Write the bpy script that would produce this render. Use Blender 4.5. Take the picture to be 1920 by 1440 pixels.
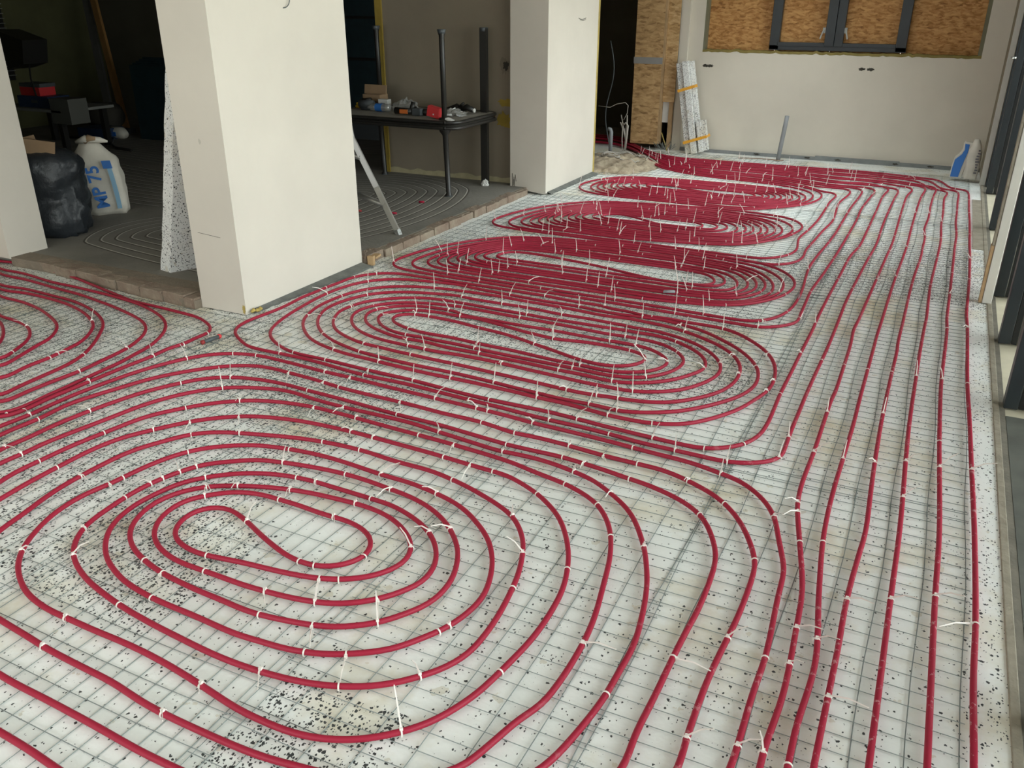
import bpy, bmesh, math, random
from mathutils import Vector, Matrix, noise
from bisect import bisect_left
for o in list(bpy.data.objects): bpy.data.objects.remove(o, do_unlink=True)
SC = bpy.context.scene
COL = SC.collection
R = math.radians
rnd = random.Random(7)

# ------------------------------------------------------------------ camera
cam_d = bpy.data.cameras.new('camera'); cam = bpy.data.objects.new('camera', cam_d); COL.objects.link(cam)
cam_d.sensor_width = 36.0; cam_d.lens = 36.0 * 1600.0 / 1920.0; cam_d.clip_start = 0.05; cam_d.clip_end = 200
YAW, PITCH, ROLL = R(-26.058), R(24.219), R(0.106)
fw = Vector((math.sin(YAW) * math.cos(PITCH), math.cos(YAW) * math.cos(PITCH), -math.sin(PITCH)))
rt = Vector((math.cos(YAW), -math.sin(YAW), 0)); up = rt.cross(fw)
rt2 = rt * math.cos(ROLL) + up * math.sin(ROLL); up2 = up * math.cos(ROLL) - rt * math.sin(ROLL)
M = Matrix((rt2, up2, -fw)).transposed().to_4x4(); M.translation = Vector((0, 0, 1.6))
cam.matrix_world = M
SC.camera = cam

# ------------------------------------------------------------------ world, light, exposure
SC.view_settings.view_transform = 'Standard'; SC.view_settings.look = 'None'
SC.view_settings.gamma = 1.0; SC.view_settings.use_curve_mapping = False
SC.view_settings.exposure = 0.38
w = bpy.data.worlds.new('overcast_sky'); SC.world = w; w.use_nodes = True
wn = w.node_tree.nodes; wl = w.node_tree.links
bg = wn['Background']
geo = wn.new('ShaderNodeTexCoord'); sep = wn.new('ShaderNodeSeparateXYZ'); rmp = wn.new('ShaderNodeValToRGB')
wl.new(geo.outputs['Generated'], sep.inputs[0]); wl.new(sep.outputs['Z'], rmp.inputs[0]); wl.new(rmp.outputs[0], bg.inputs[0])
rmp.color_ramp.elements[0].position = 0.0; rmp.color_ramp.elements[0].color = (0.86, 0.88, 0.86, 1)
rmp.color_ramp.elements[1].position = 0.35; rmp.color_ramp.elements[1].color = (0.93, 0.97, 1.0, 1)
bg.inputs[1].default_value = 5.2
def portal(name, loc, rot, sx, sy):
    l = bpy.data.lights.new(name, 'AREA'); l.shape = 'RECTANGLE'; l.size = sx; l.size_y = sy
    l.cycles.is_portal = True
    o = bpy.data.objects.new(name, l); o.location = loc; o.rotation_euler = rot; COL.objects.link(o)
portal('window_portal_side', (0.72, 3.6, 1.3), (0, R(90), 0), 2.5, 12.2)
portal('window_portal_roof', (-1.6, 8.1, 2.72), (0, 0, 0), 1.4, 2.4)  # sampling portal of the added, unseen rooflight
portal('window_portal_rear', (-2.8, -2.55, 1.37), (R(90), 0, 0), 3.2, 1.75)

# ------------------------------------------------------------------ materials
def mat(name, col=(0.8, 0.8, 0.8), rough=0.6, metal=0.0, var=0.0, vscale=6.0, bump=0.0, bscale=60.0, col2=None, spec=None):
    m = bpy.data.materials.new(name); m.use_nodes = True
    n = m.node_tree.nodes; l = m.node_tree.links; b = n['Principled BSDF']
    b.inputs['Base Color'].default_value = (*col, 1); b.inputs['Roughness'].default_value = rough; b.inputs['Metallic'].default_value = metal
    if spec is not None: b.inputs['Specular IOR Level'].default_value = spec
    tc = n.new('ShaderNodeTexCoord')
    if var > 0 or col2:
        nz = n.new('ShaderNodeTexNoise'); nz.inputs['Scale'].default_value = vscale; nz.inputs['Detail'].default_value = 5; nz.inputs['Roughness'].default_value = 0.6
        l.new(tc.outputs['Object'], nz.inputs['Vector'])
        cr = n.new('ShaderNodeValToRGB'); l.new(nz.outputs['Fac'], cr.inputs[0])
        c2 = col2 or tuple(c * (1 - var) for c in col)
        cr.color_ramp.elements[0].position = 0.32; cr.color_ramp.elements[0].color = (*c2, 1)
        cr.color_ramp.elements[1].position = 0.66; cr.color_ramp.elements[1].color = (*col, 1)
        l.new(cr.outputs[0], b.inputs['Base Color'])
    if bump > 0:
        nb = n.new('ShaderNodeTexNoise'); nb.inputs['Scale'].default_value = bscale; nb.inputs['Detail'].default_value = 4
        l.new(tc.outputs['Object'], nb.inputs['Vector'])
        bp = n.new('ShaderNodeBump'); bp.inputs['Strength'].default_value = bump; bp.inputs['Distance'].default_value = 0.01
        l.new(nb.outputs['Fac'], bp.inputs['Height']); l.new(bp.outputs[0], b.inputs['Normal'])
    return m

def node_helpers(m):
    n = m.node_tree.nodes; l = m.node_tree.links
    def mth(op, a, b=None, c=None):
        x = n.new('ShaderNodeMath'); x.operation = op
        for i, v in enumerate((a, b, c)):
            if v is None: continue
            if isinstance(v, (int, float)): x.inputs[i].default_value = v
            else: l.new(v, x.inputs[i])
        return x.outputs[0]
    def mix(f, a, b):
        x = n.new('ShaderNodeMix'); x.data_type = 'RGBA'
        if isinstance(f, (int, float)): x.inputs[0].default_value = f
        else: l.new(f, x.inputs[0])
        for i, v in ((6, a), (7, b)):
            if isinstance(v, tuple): x.inputs[i].default_value = (*v, 1)
            else: l.new(v, x.inputs[i])
        return x.outputs[2]
    return n, l, mth, mix

def speckle_layer(m, vec, scale, keep, rmin, seed, stretch=(1, 1, 1), dens=0.0):
    """black foam flecks: voronoi cells, only some kept, ragged outline"""
    n, l, mth, mix = node_helpers(m)
    mp = n.new('ShaderNodeMapping'); mp.inputs['Location'].default_value = (seed, seed * 1.7, seed * .3); mp.inputs['Scale'].default_value = stretch
    l.new(vec, mp.inputs['Vector'])
    nz = n.new('ShaderNodeTexNoise'); nz.inputs['Scale'].default_value = scale * 2.1; nz.inputs['Detail'].default_value = 3
    l.new(mp.outputs[0], nz.inputs['Vector'])
    sub = n.new('ShaderNodeVectorMath'); sub.operation = 'MULTIPLY_ADD'
    l.new(nz.outputs['Color'], sub.inputs[0]); k = 0.85 / scale; sub.inputs[1].default_value = (k, k, k); l.new(mp.outputs[0], sub.inputs[2])
    v = n.new('ShaderNodeTexVoronoi'); v.inputs['Scale'].default_value = scale; l.new(sub.outputs[0], v.inputs['Vector'])
    s = n.new('ShaderNodeSeparateColor'); l.new(v.outputs['Color'], s.inputs[0])
    if isinstance(keep, (int, float)): kp = keep
    else: kp = keep
    on = mth('LESS_THAN', s.outputs[0], kp)
    rad = mth('MULTIPLY', mth('MULTIPLY_ADD', s.outputs[1], rmin, rmin * 0.35), mth('MULTIPLY_ADD', dens, 0.28, 0.92))
    inside = mth('LESS_THAN', v.outputs['Distance'], rad)
    return mth('MULTIPLY', on, inside)

def foam_mat(name, zones, base=(0.83, 0.84, 0.81), lo=0.30, hi=1.5, rmin=0.30, lines=True):
    """white recycled foam board; zones = boxes in room metres where the flecks are dense"""
    m = bpy.data.materials.new(name); m.use_nodes = True
    n, l, mth, mix = node_helpers(m); b = n['Principled BSDF']; b.inputs['Roughness'].default_value = 0.55
    b.inputs['Specular IOR Level'].default_value = 0.35
    g = n.new('ShaderNodeNewGeometry'); vec = g.outputs['Position']
    sp = n.new('ShaderNodeSeparateXYZ'); l.new(vec, sp.inputs[0])
    wob = n.new('ShaderNodeTexNoise'); wob.inputs['Scale'].default_value = 5.0; l.new(vec, wob.inputs['Vector'])
    dens = None
    for (x0, x1, y0, y1, amt) in zones:
        ax = mth('ADD', sp.outputs[0], mth('MULTIPLY_ADD', wob.outputs['Fac'], 0.10, -0.05))
        ay = mth('ADD', sp.outputs[1], mth('MULTIPLY_ADD', wob.outputs['Fac'], 0.06, -0.03))
        k = mth('MULTIPLY', mth('MULTIPLY', mth('GREATER_THAN', ax, x0), mth('LESS_THAN', ax, x1)), mth('MULTIPLY', mth('GREATER_THAN', ay, y0), mth('LESS_THAN', ay, y1)))
        k = mth('MULTIPLY', k, amt)
        dens = k if dens is None else mth('MAXIMUM', dens, k)
    pn = n.new('ShaderNodeTexNoise'); pn.inputs['Scale'].default_value = 2.2; pn.inputs['Detail'].default_value = 3; l.new(vec, pn.inputs['Vector'])
    patch = mth('MULTIPLY_ADD', pn.outputs['Fac'], 1.3, -0.15)
    if dens is None: dens = mth('MULTIPLY', patch, 0.0)
    keep1 = mth('MULTIPLY', mth('MULTIPLY_ADD', dens, hi - lo, lo), patch)
    a = speckle_layer(m, vec, 78.0, keep1, rmin, 3.1, (1, 1, 1), dens)
    keep2 = mth('MULTIPLY', mth('MULTIPLY_ADD', dens, hi * .8 - lo * .7, lo * .7), patch)
    c = speckle_layer(m, vec, 150.0, keep2, rmin * 1.1, 9.4, (1, .7, 1), dens)
    sp_ = mth('MAXIMUM', a, c)
    st = n.new('ShaderNodeTexNoise'); st.inputs['Scale'].default_value = 1.7; st.inputs['Detail'].default_value = 6; st.inputs['Roughness'].default_value = 0.65; l.new(vec, st.inputs['Vector'])
    cr = n.new('ShaderNodeValToRGB'); l.new(st.outputs['Fac'], cr.inputs[0])
    e = cr.color_ramp.elements; e[0].position = 0.28; e[0].color = (0.62, 0.55, 0.38, 1); e[1].position = 0.5; e[1].color = (*base, 1)
    x = e.new(0.75); x.color = (base[0] * .93, base[1] * .96, base[2] * .95, 1)
    col = cr.outputs[0]
    s2 = n.new('ShaderNodeTexNoise'); s2.inputs['Scale'].default_value = 14.0; s2.inputs['Detail'].default_value = 5; l.new(vec, s2.inputs['Vector'])
    f2 = mth('MULTIPLY', mth('GREATER_THAN', s2.outputs['Fac'], 0.665), 0.38)
    col = mix(f2, col, (0.48, 0.40, 0.24))
    col = mix(sp_, col, (0.045, 0.05, 0.05))
    l.new(col, b.inputs['Base Color'])
    bp = n.new('ShaderNodeBump'); bp.inputs['Strength'].default_value = 0.35; bp.inputs['Distance'].default_value = 0.004
    bn = n.new('ShaderNodeTexNoise'); bn.inputs['Scale'].default_value = 45.0; l.new(vec, bn.inputs['Vector'])
    l.new(bn.outputs['Fac'], bp.inputs['Height']); l.new(bp.outputs[0], b.inputs['Normal'])
    return m

def osb_mat(name, c1=(0.36, 0.17, 0.055), c2=(0.62, 0.37, 0.16), scale=1.0):
    m = bpy.data.materials.new(name); m.use_nodes = True
    n, l, mth, mix = node_helpers(m); b = n['Principled BSDF']; b.inputs['Roughness'].default_value = 0.7
    tc = n.new('ShaderNodeTexCoord')
    cols = []
    dn = n.new('ShaderNodeTexNoise'); dn.inputs['Scale'].default_value = 7.0; dn.inputs['Detail'].default_value = 2; l.new(tc.outputs['Object'], dn.inputs['Vector'])
    dv = n.new('ShaderNodeVectorMath'); dv.operation = 'MULTIPLY_ADD'; l.new(dn.outputs['Color'], dv.inputs[0]); dv.inputs[1].default_value = (.05, .05, .05); l.new(tc.outputs['Object'], dv.inputs[2])
    for i, (rot, sx, sz) in enumerate(((0.6, 22, 60), (-1.0, 20, 62), (1.57, 20, 66))):
        mp = n.new('ShaderNodeMapping'); mp.inputs['Rotation'].default_value = (0.25 * i, rot, 0.15); mp.inputs['Scale'].default_value = (sx * scale, 14 * scale, sz * scale); mp.inputs['Location'].default_value = (i * 3.3, i, i * 2)
        l.new(dv.outputs[0], mp.inputs['Vector'])
        v = n.new('ShaderNodeTexVoronoi'); v.inputs['Scale'].default_value = 1.0; l.new(mp.outputs[0], v.inputs['Vector'])
        s = n.new('ShaderNodeSeparateColor'); l.new(v.outputs['Color'], s.inputs[0]); cols.append(s)
    a = mth('MULTIPLY', cols[0].outputs[0], 0.45); a = mth('ADD', a, mth('MULTIPLY', cols[1].outputs[1], 0.35)); a = mth('ADD', a, mth('MULTIPLY', cols[2].outputs[2], 0.3))
    cr = n.new('ShaderNodeValToRGB'); l.new(a, cr.inputs[0]); e = cr.color_ramp.elements
    e[0].position = 0.12; e[0].color = (c1[0] * .6, c1[1] * .55, c1[2] * .5, 1); e[1].position = 0.9; e[1].color = (*c2, 1)
    x = e.new(0.4); x.color = (*c1, 1); x = e.new(0.62); x.color = tuple((p + q) / 2 for p, q in zip(c1, c2)) + (1,)
    l.new(cr.outputs[0], b.inputs['Base Color'])
    return m

ZONES = [(-0.75, 0.6, 5.30, 6.70, 0.8), (-1.2, -0.75, 5.15, 5.9, .7), (-4.6, -1.9, 1.6, 3.0, 0.7), (-0.75, 0.6, 5.30, 6.70, 0.95), (-3.4, -0.75, 3.55, 4.6, 0.75), (-1.3, -0.6, 3.3, 4.0, 0.7), (-3.4, -1.87, 2.38, 2.95, 0.85), (-3.2, -1.9, 1.75, 2.38, 0.7),
         (-3.4, -1.72, 1.22, 1.76, 0.75), (-1.28, -0.90, 0.9, 1.30, 0.95), (-7, -3.0, 0.5, 3.5, 0.75), (0.30, 0.6, 1.0, 5.3, 0.35), (-3.4, -0.75, 4.6, 5.6, 0.6), (-3.2, -1.0, 5.6, 7.2, 0.25), (-0.6, -0.2, 6.9, 8.2, 0.5)]
M_FOAM = foam_mat('speckled_foam_floor', ZONES)
M_FOAMB = foam_mat('speckled_foam_board', [(-50, 50, -50, 50, 1.0)], base=(0.80, 0.80, 0.78), hi=0.95, rmin=0.27)
M_PLASTER = mat('fresh_plaster', (0.645, 0.595, 0.52), 0.75, var=0.07, vscale=1.6, bump=0.15, bscale=14)
M_PLASTER_BACK = mat('plaster_back', (0.71, 0.655, 0.56), 0.8, var=0.10, vscale=1.1, bump=0.15, bscale=10)
M_PLASTER_SHADED = mat('raw_plaster', (0.27, 0.225, 0.165), 0.9, var=0.14, vscale=1.4, bump=0.3, bscale=12)  # plaster darkened in its colour to carry the shade of recess and corner
M_DARKWALL = mat('dark_wall', (0.13, 0.115, 0.08), 0.9, var=0.3, vscale=1.2)  # dimness of the rooms behind is put into this wall colour
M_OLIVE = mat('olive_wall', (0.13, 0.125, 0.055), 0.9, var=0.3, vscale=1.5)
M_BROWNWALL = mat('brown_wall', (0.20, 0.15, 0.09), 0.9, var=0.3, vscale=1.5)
M_CEIL = mat('ceiling_paint', (0.6, 0.58, 0.52), 0.9, var=0.05)
M_SCREED = mat('concrete_screed', (0.235, 0.22, 0.19), 0.85, var=0.28, vscale=2.2, bump=0.3, bscale=40)
M_GROOVE = mat('groove_filler', (0.10, 0.085, 0.07), 0.9)
M_GROOVE_L = mat('groove_dust', (0.55, 0.52, 0.46), 0.95)
M_BRICK = mat('mortared_brick', (0.29, 0.235, 0.175), 0.95, var=0.0, col2=(0.20, 0.135, 0.10), vscale=6, bump=0.8, bscale=50)
M_MORTAR = mat('mortar', (0.25, 0.205, 0.155), 0.95, var=0.25, vscale=10, bump=0.7, bscale=40)
M_SAND = mat('sand_heap', (0.46, 0.38, 0.27), 0.95, col2=(0.26, 0.20, 0.14), vscale=9, bump=0.8, bscale=35)
M_GREYSTRIP = mat('grey_edge_strip', (0.16, 0.165, 0.15), 0.9, var=0.3, vscale=12, bump=0.5, bscale=40)
M_WIRE = mat('galvanised_wire', (0.20, 0.23, 0.22), 0.5, metal=0.35)
M_TIE = mat('white_nylon', (0.80, 0.75, 0.69), 0.4)
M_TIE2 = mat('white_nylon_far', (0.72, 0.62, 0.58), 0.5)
M_OSB = osb_mat('osb_window', (0.40, 0.185, 0.05), (0.60, 0.33, 0.12))
M_OSB2 = osb_mat('osb_post', (0.40, 0.24, 0.10), (0.56, 0.36, 0.17), 0.7)
M_OSB3 = osb_mat('osb_post_side', (0.47, 0.29, 0.12), (0.62, 0.42, 0.22), 0.8)
M_FRAME = mat('anthracite_frame', (0.018, 0.025, 0.029), 0.42, var=0.25, vscale=5)
M_FRAME2 = mat('anthracite_frame_dark', (0.012, 0.014, 0.014), 0.5)
M_ALU = mat('brushed_aluminium', (0.55, 0.55, 0.53), 0.35, metal=0.8, var=0.15, vscale=8)
M_LIGHTGREY = mat('grey_profile', (0.36, 0.37, 0.35), 0.5, var=0.2, vscale=9)
M_TIMBER = mat('painted_timber', (0.62, 0.60, 0.54), 0.6, var=0.1, vscale=5)
M_WOOD = mat('raw_wood', (0.50, 0.33, 0.17), 0.7, var=0.3, vscale=9)
M_SILL = mat('dusty_sill', (0.22, 0.20, 0.16), 0.8, var=0.35, vscale=7, bump=0.3)
M_SILLB = mat('brown_sill', (0.34, 0.30, 0.23), 0.85, var=0.3, vscale=12, bump=0.4)
M_TERRACE = mat('pale_concrete', (0.72, 0.66, 0.50), 0.85, var=0.14, vscale=6, bump=0.2)
M_BLACK = mat('black_metal', (0.016, 0.015, 0.013), 0.38)
M_TABLETOP = mat('dusty_tabletop', (0.30, 0.28, 0.24), 0.8, var=0.3, vscale=9)
M_GREYPIPE = mat('grey_conduit', (0.27, 0.28, 0.29), 0.5, var=0.15, vscale=12)
M_FOAMY = mat('yellow_pu_foam', (0.48, 0.36, 0.10), 0.85, var=0.3, vscale=14, bump=0.8, bscale=30)
M_YELLOWP = mat('ochre_paint', (0.36, 0.25, 0.04), 0.85, var=0.25, vscale=8)
M_TAPE_O = mat('orange_tape', (0.80, 0.38, 0.03), 0.45)
M_TAPE_G = mat('grey_duct_tape', (0.30, 0.29, 0.28), 0.5, var=0.1)
M_WHITE = mat('white_board', (0.66, 0.65, 0.62), 0.6, var=0.08)
M_BLACKBAG = mat('black_plastic', (0.024, 0.028, 0.033), 0.4, bump=1.0, bscale=16)
M_BAG = mat('white_sack', (0.66, 0.62, 0.54), 0.55, var=0.14, vscale=7, bump=0.6, bscale=10)
M_BLUE = mat('blue_print', (0.03, 0.16, 0.50), 0.5)
M_LBLUE = mat('pale_blue_print', (0.25, 0.45, 0.62), 0.5)
M_PRINT = mat('dark_print', (0.10, 0.10, 0.11), 0.6)
M_RED = mat('red_plastic', (0.62, 0.035, 0.04), 0.45)
M_REDD = mat('dark_red', (0.28, 0.02, 0.02), 0.5)
M_GREY = mat('grey_plastic', (0.07, 0.08, 0.085), 0.5)
M_ORANGE = mat('orange_plastic', (0.65, 0.16, 0.03), 0.45)
M_YEL = mat('yellow_plastic', (0.68, 0.46, 0.04), 0.45)
M_CARD = mat('cardboard', (0.32, 0.21, 0.12), 0.85, var=0.15)
M_CABLE = mat('white_cable', (0.45, 0.41, 0.36), 0.6)
M_TEAL = mat('teal_panel', (0.012, 0.035, 0.042), 0.6, var=0.3, vscale=10)
M_NAVY = mat('navy_plastic', (0.02, 0.045, 0.11), 0.5)
M_GRIME = mat('grime', (0.05, 0.045, 0.035), 0.9)
def clear_plastic():
    m = bpy.data.materials.new('clear_plastic'); m.use_nodes = True; n = m.node_tree.nodes; l = m.node_tree.links
    n.clear(); o = n.new('ShaderNodeOutputMaterial'); t = n.new('ShaderNodeBsdfTransparent'); g = n.new('ShaderNodeBsdfGlossy'); d = n.new('ShaderNodeBsdfDiffuse')
    t.inputs[0].default_value = (0.9, 0.9, 0.88, 1); g.inputs[1].default_value = 0.15; d.inputs[0].default_value = (0.6, 0.6, 0.58, 1)
    a = n.new('ShaderNodeMixShader'); b = n.new('ShaderNodeMixShader'); a.inputs[0].default_value = 0.35; b.inputs[0].default_value = 0.18
    l.new(t.outputs[0], a.inputs[1]); l.new(d.outputs[0], a.inputs[2]); l.new(a.outputs[0], b.inputs[1]); l.new(g.outputs[0], b.inputs[2]); l.new(b.outputs[0], o.inputs[0]); return m
M_CLEAR = clear_plastic()
def glass():
    m = bpy.data.materials.new('window_glass'); m.use_nodes = True; n = m.node_tree.nodes; l = m.node_tree.links
    n.clear(); o = n.new('ShaderNodeOutputMaterial'); t = n.new('ShaderNodeBsdfTransparent'); g = n.new('ShaderNodeBsdfGlossy'); f = n.new('ShaderNodeFresnel'); mx = n.new('ShaderNodeMixShader')
    t.inputs[0].default_value = (0.93, 0.96, 0.95, 1); g.inputs[1].default_value = 0.02; f.inputs[0].default_value = 1.45
    l.new(f.outputs[0], mx.inputs[0]); l.new(t.outputs[0], mx.inputs[1]); l.new(g.outputs[0], mx.inputs[2]); l.new(mx.outputs[0], o.inputs[0]); return m
M_GLASS = glass()
def pipe_mat():
    m = bpy.data.materials.new('crimson_pipe'); m.use_nodes = True
    n, l, mth, mix = node_helpers(m); b = n['Principled BSDF']; b.inputs['Roughness'].default_value = 0.5; b.inputs['Specular IOR Level'].default_value = 0.32
    g = n.new('ShaderNodeNewGeometry'); sp = n.new('ShaderNodeSeparateXYZ'); l.new(g.outputs['Position'], sp.inputs[0])
    nz = n.new('ShaderNodeTexNoise'); nz.inputs['Scale'].default_value = 3.0; nz.inputs['Detail'].default_value = 6; l.new(g.outputs['Position'], nz.inputs['Vector'])
    c = mix(nz.outputs['Fac'], (0.27, 0.005, 0.024), (0.355, 0.014, 0.043))
    # plaster dust scuffs on the runs beside the window wall
    d = n.new('ShaderNodeTexNoise'); d.inputs['Scale'].default_value = 38.0; d.inputs['Detail'].default_value = 6; d.inputs['Roughness'].default_value = 0.7; l.new(g.outputs['Position'], d.inputs['Vector'])
    side = n.new('ShaderNodeMapRange'); l.new(sp.outputs[0], side.inputs[0]); side.inputs[1].default_value = -0.75; side.inputs[2].default_value = 0.1
    k = mth('MULTIPLY', mth('GREATER_THAN', d.outputs['Fac'], 0.60), mth('MULTIPLY', side.outputs[0], 0.45))
    c = mix(k, c, (0.62, 0.42, 0.42)); l.new(c, b.inputs['Base Color']); return m
M_PIPE = pipe_mat()

# ------------------------------------------------------------------ mesh helpers
def mkobj(name, verts, faces, m, parent=None, smooth=False, mats=None, fm=None):
    me = bpy.data.meshes.new(name); me.from_pydata(verts, [], faces); me.update()
    for x in (mats or [m]): me.materials.append(x)
    if fm: me.polygons.foreach_set('material_index', fm)
    if smooth: me.polygons.foreach_set('use_smooth', [True] * len(me.polygons))
    o = bpy.data.objects.new(name, me); COL.objects.link(o)
    if parent is not None: o.parent = parent
    return o
class MB:
    def __init__(s): s.v = []; s.f = []; s.m = []
    def add(s, v, f, mi=0):
        b = len(s.v); s.v += [tuple(p) for p in v]; s.f += [tuple(i + b for i in q) for q in f]; s.m += [mi] * len(f)
    def box(s, x0, x1, y0, y1, z0, z1, mi=0, M=None):
        v = [Vector(p) for p in ((x0, y0, z0), (x1, y0, z0), (x1, y1, z0), (x0, y1, z0), (x0, y0, z1), (x1, y0, z1), (x1, y1, z1), (x0, y1, z1))]
        if M: v = [M @ p for p in v]
        s.add(v, [(0, 3, 2, 1), (4, 5, 6, 7), (0, 1, 5, 4), (1, 2, 6, 5), (2, 3, 7, 6), (3, 0, 4, 7)], mi)
    def bar(s, a, b, wx, wy, upv=(0, 0, 1), mi=0):
        a = Vector(a); b = Vector(b); d = (b - a).normalized(); u = Vector(upv)
        x = d.cross(u); x = x.normalized() if x.length > 1e-4 else Vector((1, 0, 0)); y = x.cross(d)
        v = [p + x * sx * wx / 2 + y * sy * wy / 2 for p in (a, b) for sx, sy in ((-1, -1), (1, -1), (1, 1), (-1, 1))]
        s.add(v, [(0, 3, 2, 1), (4, 5, 6, 7), (0, 1, 5, 4), (1, 2, 6, 5), (2, 3, 7, 6), (3, 0, 4, 7)], mi)
    def tube(s, pts, r, seg=8, mi=0, cap=True):
        pts = [Vector(p) for p in pts]; n = len(pts); rr = r if isinstance(r, (list, tuple)) else [r] * n
        vs = []; prev = None
        for i, p in enumerate(pts):
            t = (pts[min(i + 1, n - 1)] - pts[max(i - 1, 0)])
            t = t.normalized() if t.length > 1e-9 else Vector((0, 0, 1))
            if prev is None:
                ref = Vector((0, 0, 1)) if abs(t.z) < 0.9 else Vector((1, 0, 0)); x = t.cross(ref).normalized()
            else: x = (prev - t * prev.dot(t)).normalized()
            prev = x; y = t.cross(x)
            for k in range(seg):
                a = 2 * math.pi * k / seg; vs.append(p + (x * math.cos(a) + y * math.sin(a)) * rr[i])
        fs = [(i * seg + k, i * seg + (k + 1) % seg, (i + 1) * seg + (k + 1) % seg, (i + 1) * seg + k) for i in range(n - 1) for k in range(seg)]
        if cap: fs += [tuple(range(seg))[::-1], tuple((n - 1) * seg + k for k in range(seg))]
        s.add(vs, fs, mi)
    def prism(s, poly, z0, z1, mi=0):
        n = len(poly); v = [(p[0], p[1], z0) for p in poly] + [(p[0], p[1], z1) for p in poly]
        s.add(v, [tuple(range(n))[::-1], tuple(range(n, 2 * n))] + [(i, (i + 1) % n, n + (i + 1) % n, n + i) for i in range(n)], mi)
    def xform(s, M): s.v = [tuple(M @ Vector(p)) for p in s.v]; return s
    def build(s, name, m, parent=None, smooth=False, mats=None):
        return mkobj(name, s.v, s.f, m, parent, smooth, mats, s.m if mats else None)
def thing(name, label, cat, loc=(0, 0, 0), rz=0.0, group=None):
    o = bpy.data.objects.new(name, None); o.empty_display_size = 0.1; COL.objects.link(o); o.location = loc; o.rotation_euler = (0, 0, rz)
    return tag(o, label, cat, group)
def tag(o, label, cat, group=None, kind=None):
    o['label'] = label; o['category'] = cat
    if group: o['group'] = group
    if kind: o['kind'] = kind
    return o
def struct(o): o['kind'] = 'structure'; return o
def bevel(o, w=0.004, seg=2):
    b = o.modifiers.new('bevel', 'BEVEL'); b.width = w; b.segments = seg; b.limit_method = 'ANGLE'; return o
def grid_surface(name, x0, x1, y0, y1, nx, ny, fz, m, parent=None):
    v = [(x0 + (x1 - x0) * i / nx, y0 + (y1 - y0) * j / ny, 0) for j in range(ny + 1) for i in range(nx + 1)]
    v = [(a, b, fz(a, b)) for a, b, c in v]
    f = [(j * (nx + 1) + i, j * (nx + 1) + i + 1, (j + 1) * (nx + 1) + i + 1, (j + 1) * (nx + 1) + i) for j in range(ny) for i in range(nx)]
    return mkobj(name, v, f, m, parent, True)
def loft(rings, cap=True):
    n = len(rings[0]); v = [p for r in rings for p in r]
    f = [(i * n + k, i * n + (k + 1) % n, (i + 1) * n + (k + 1) % n, (i + 1) * n + k) for i in range(len(rings) - 1) for k in range(n)]
    if cap: f += [tuple(range(n))[::-1], tuple((len(rings) - 1) * n + k for k in range(n))]
    return v, f
def spline(P, step=0.025, sm=2):
    """centripetal-ish curve through 2D points, resampled and lightly smoothed"""
    P = [Vector((p[0], p[1])) for p in P]
    Q = [P[0] * 2 - P[1]] + P + [P[-1] * 2 - P[-2]]; out = []
    for i in range(1, len(Q) - 2):
        p0, p1, p2, p3 = Q[i - 1:i + 3]; L = (p2 - p1).length; n = max(1, int(L / 0.02))
        d1 = max((p1 - p0).length, 1e-4) ** .5; d2 = max(L, 1e-4) ** .5; d3 = max((p3 - p2).length, 1e-4) ** .5
        m1 = (p2 - p1) + ((p1 - p0) / d1 - (p2 - p0) / (d1 + d2)) * d2
        m2 = (p2 - p1) + ((p3 - p2) / d3 - (p3 - p1) / (d2 + d3)) * d2
        for k in range(n):
            t = k / n; t2 = t * t; t3 = t2 * t
            out.append(p1 * (2 * t3 - 3 * t2 + 1) + m1 * (t3 - 2 * t2 + t) + p2 * (-2 * t3 + 3 * t2) + m2 * (t3 - t2))
    out.append(P[-1])
    res = [out[0]]; acc = 0
    for a, b in zip(out, out[1:]):
        L = (b - a).length
        while acc + L >= step and L > 1e-9:
            t = (step - acc) / L; a = a + (b - a) * t; res.append(a.copy()); L = (b - a).length; acc = 0
        acc += L
    for _ in range(sm):
        res = [res[0]] + [(res[i - 1] + res[i] * 2 + res[i + 1]) / 4 for i in range(1, len(res) - 1)] + [res[-1]]
    return res

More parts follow.
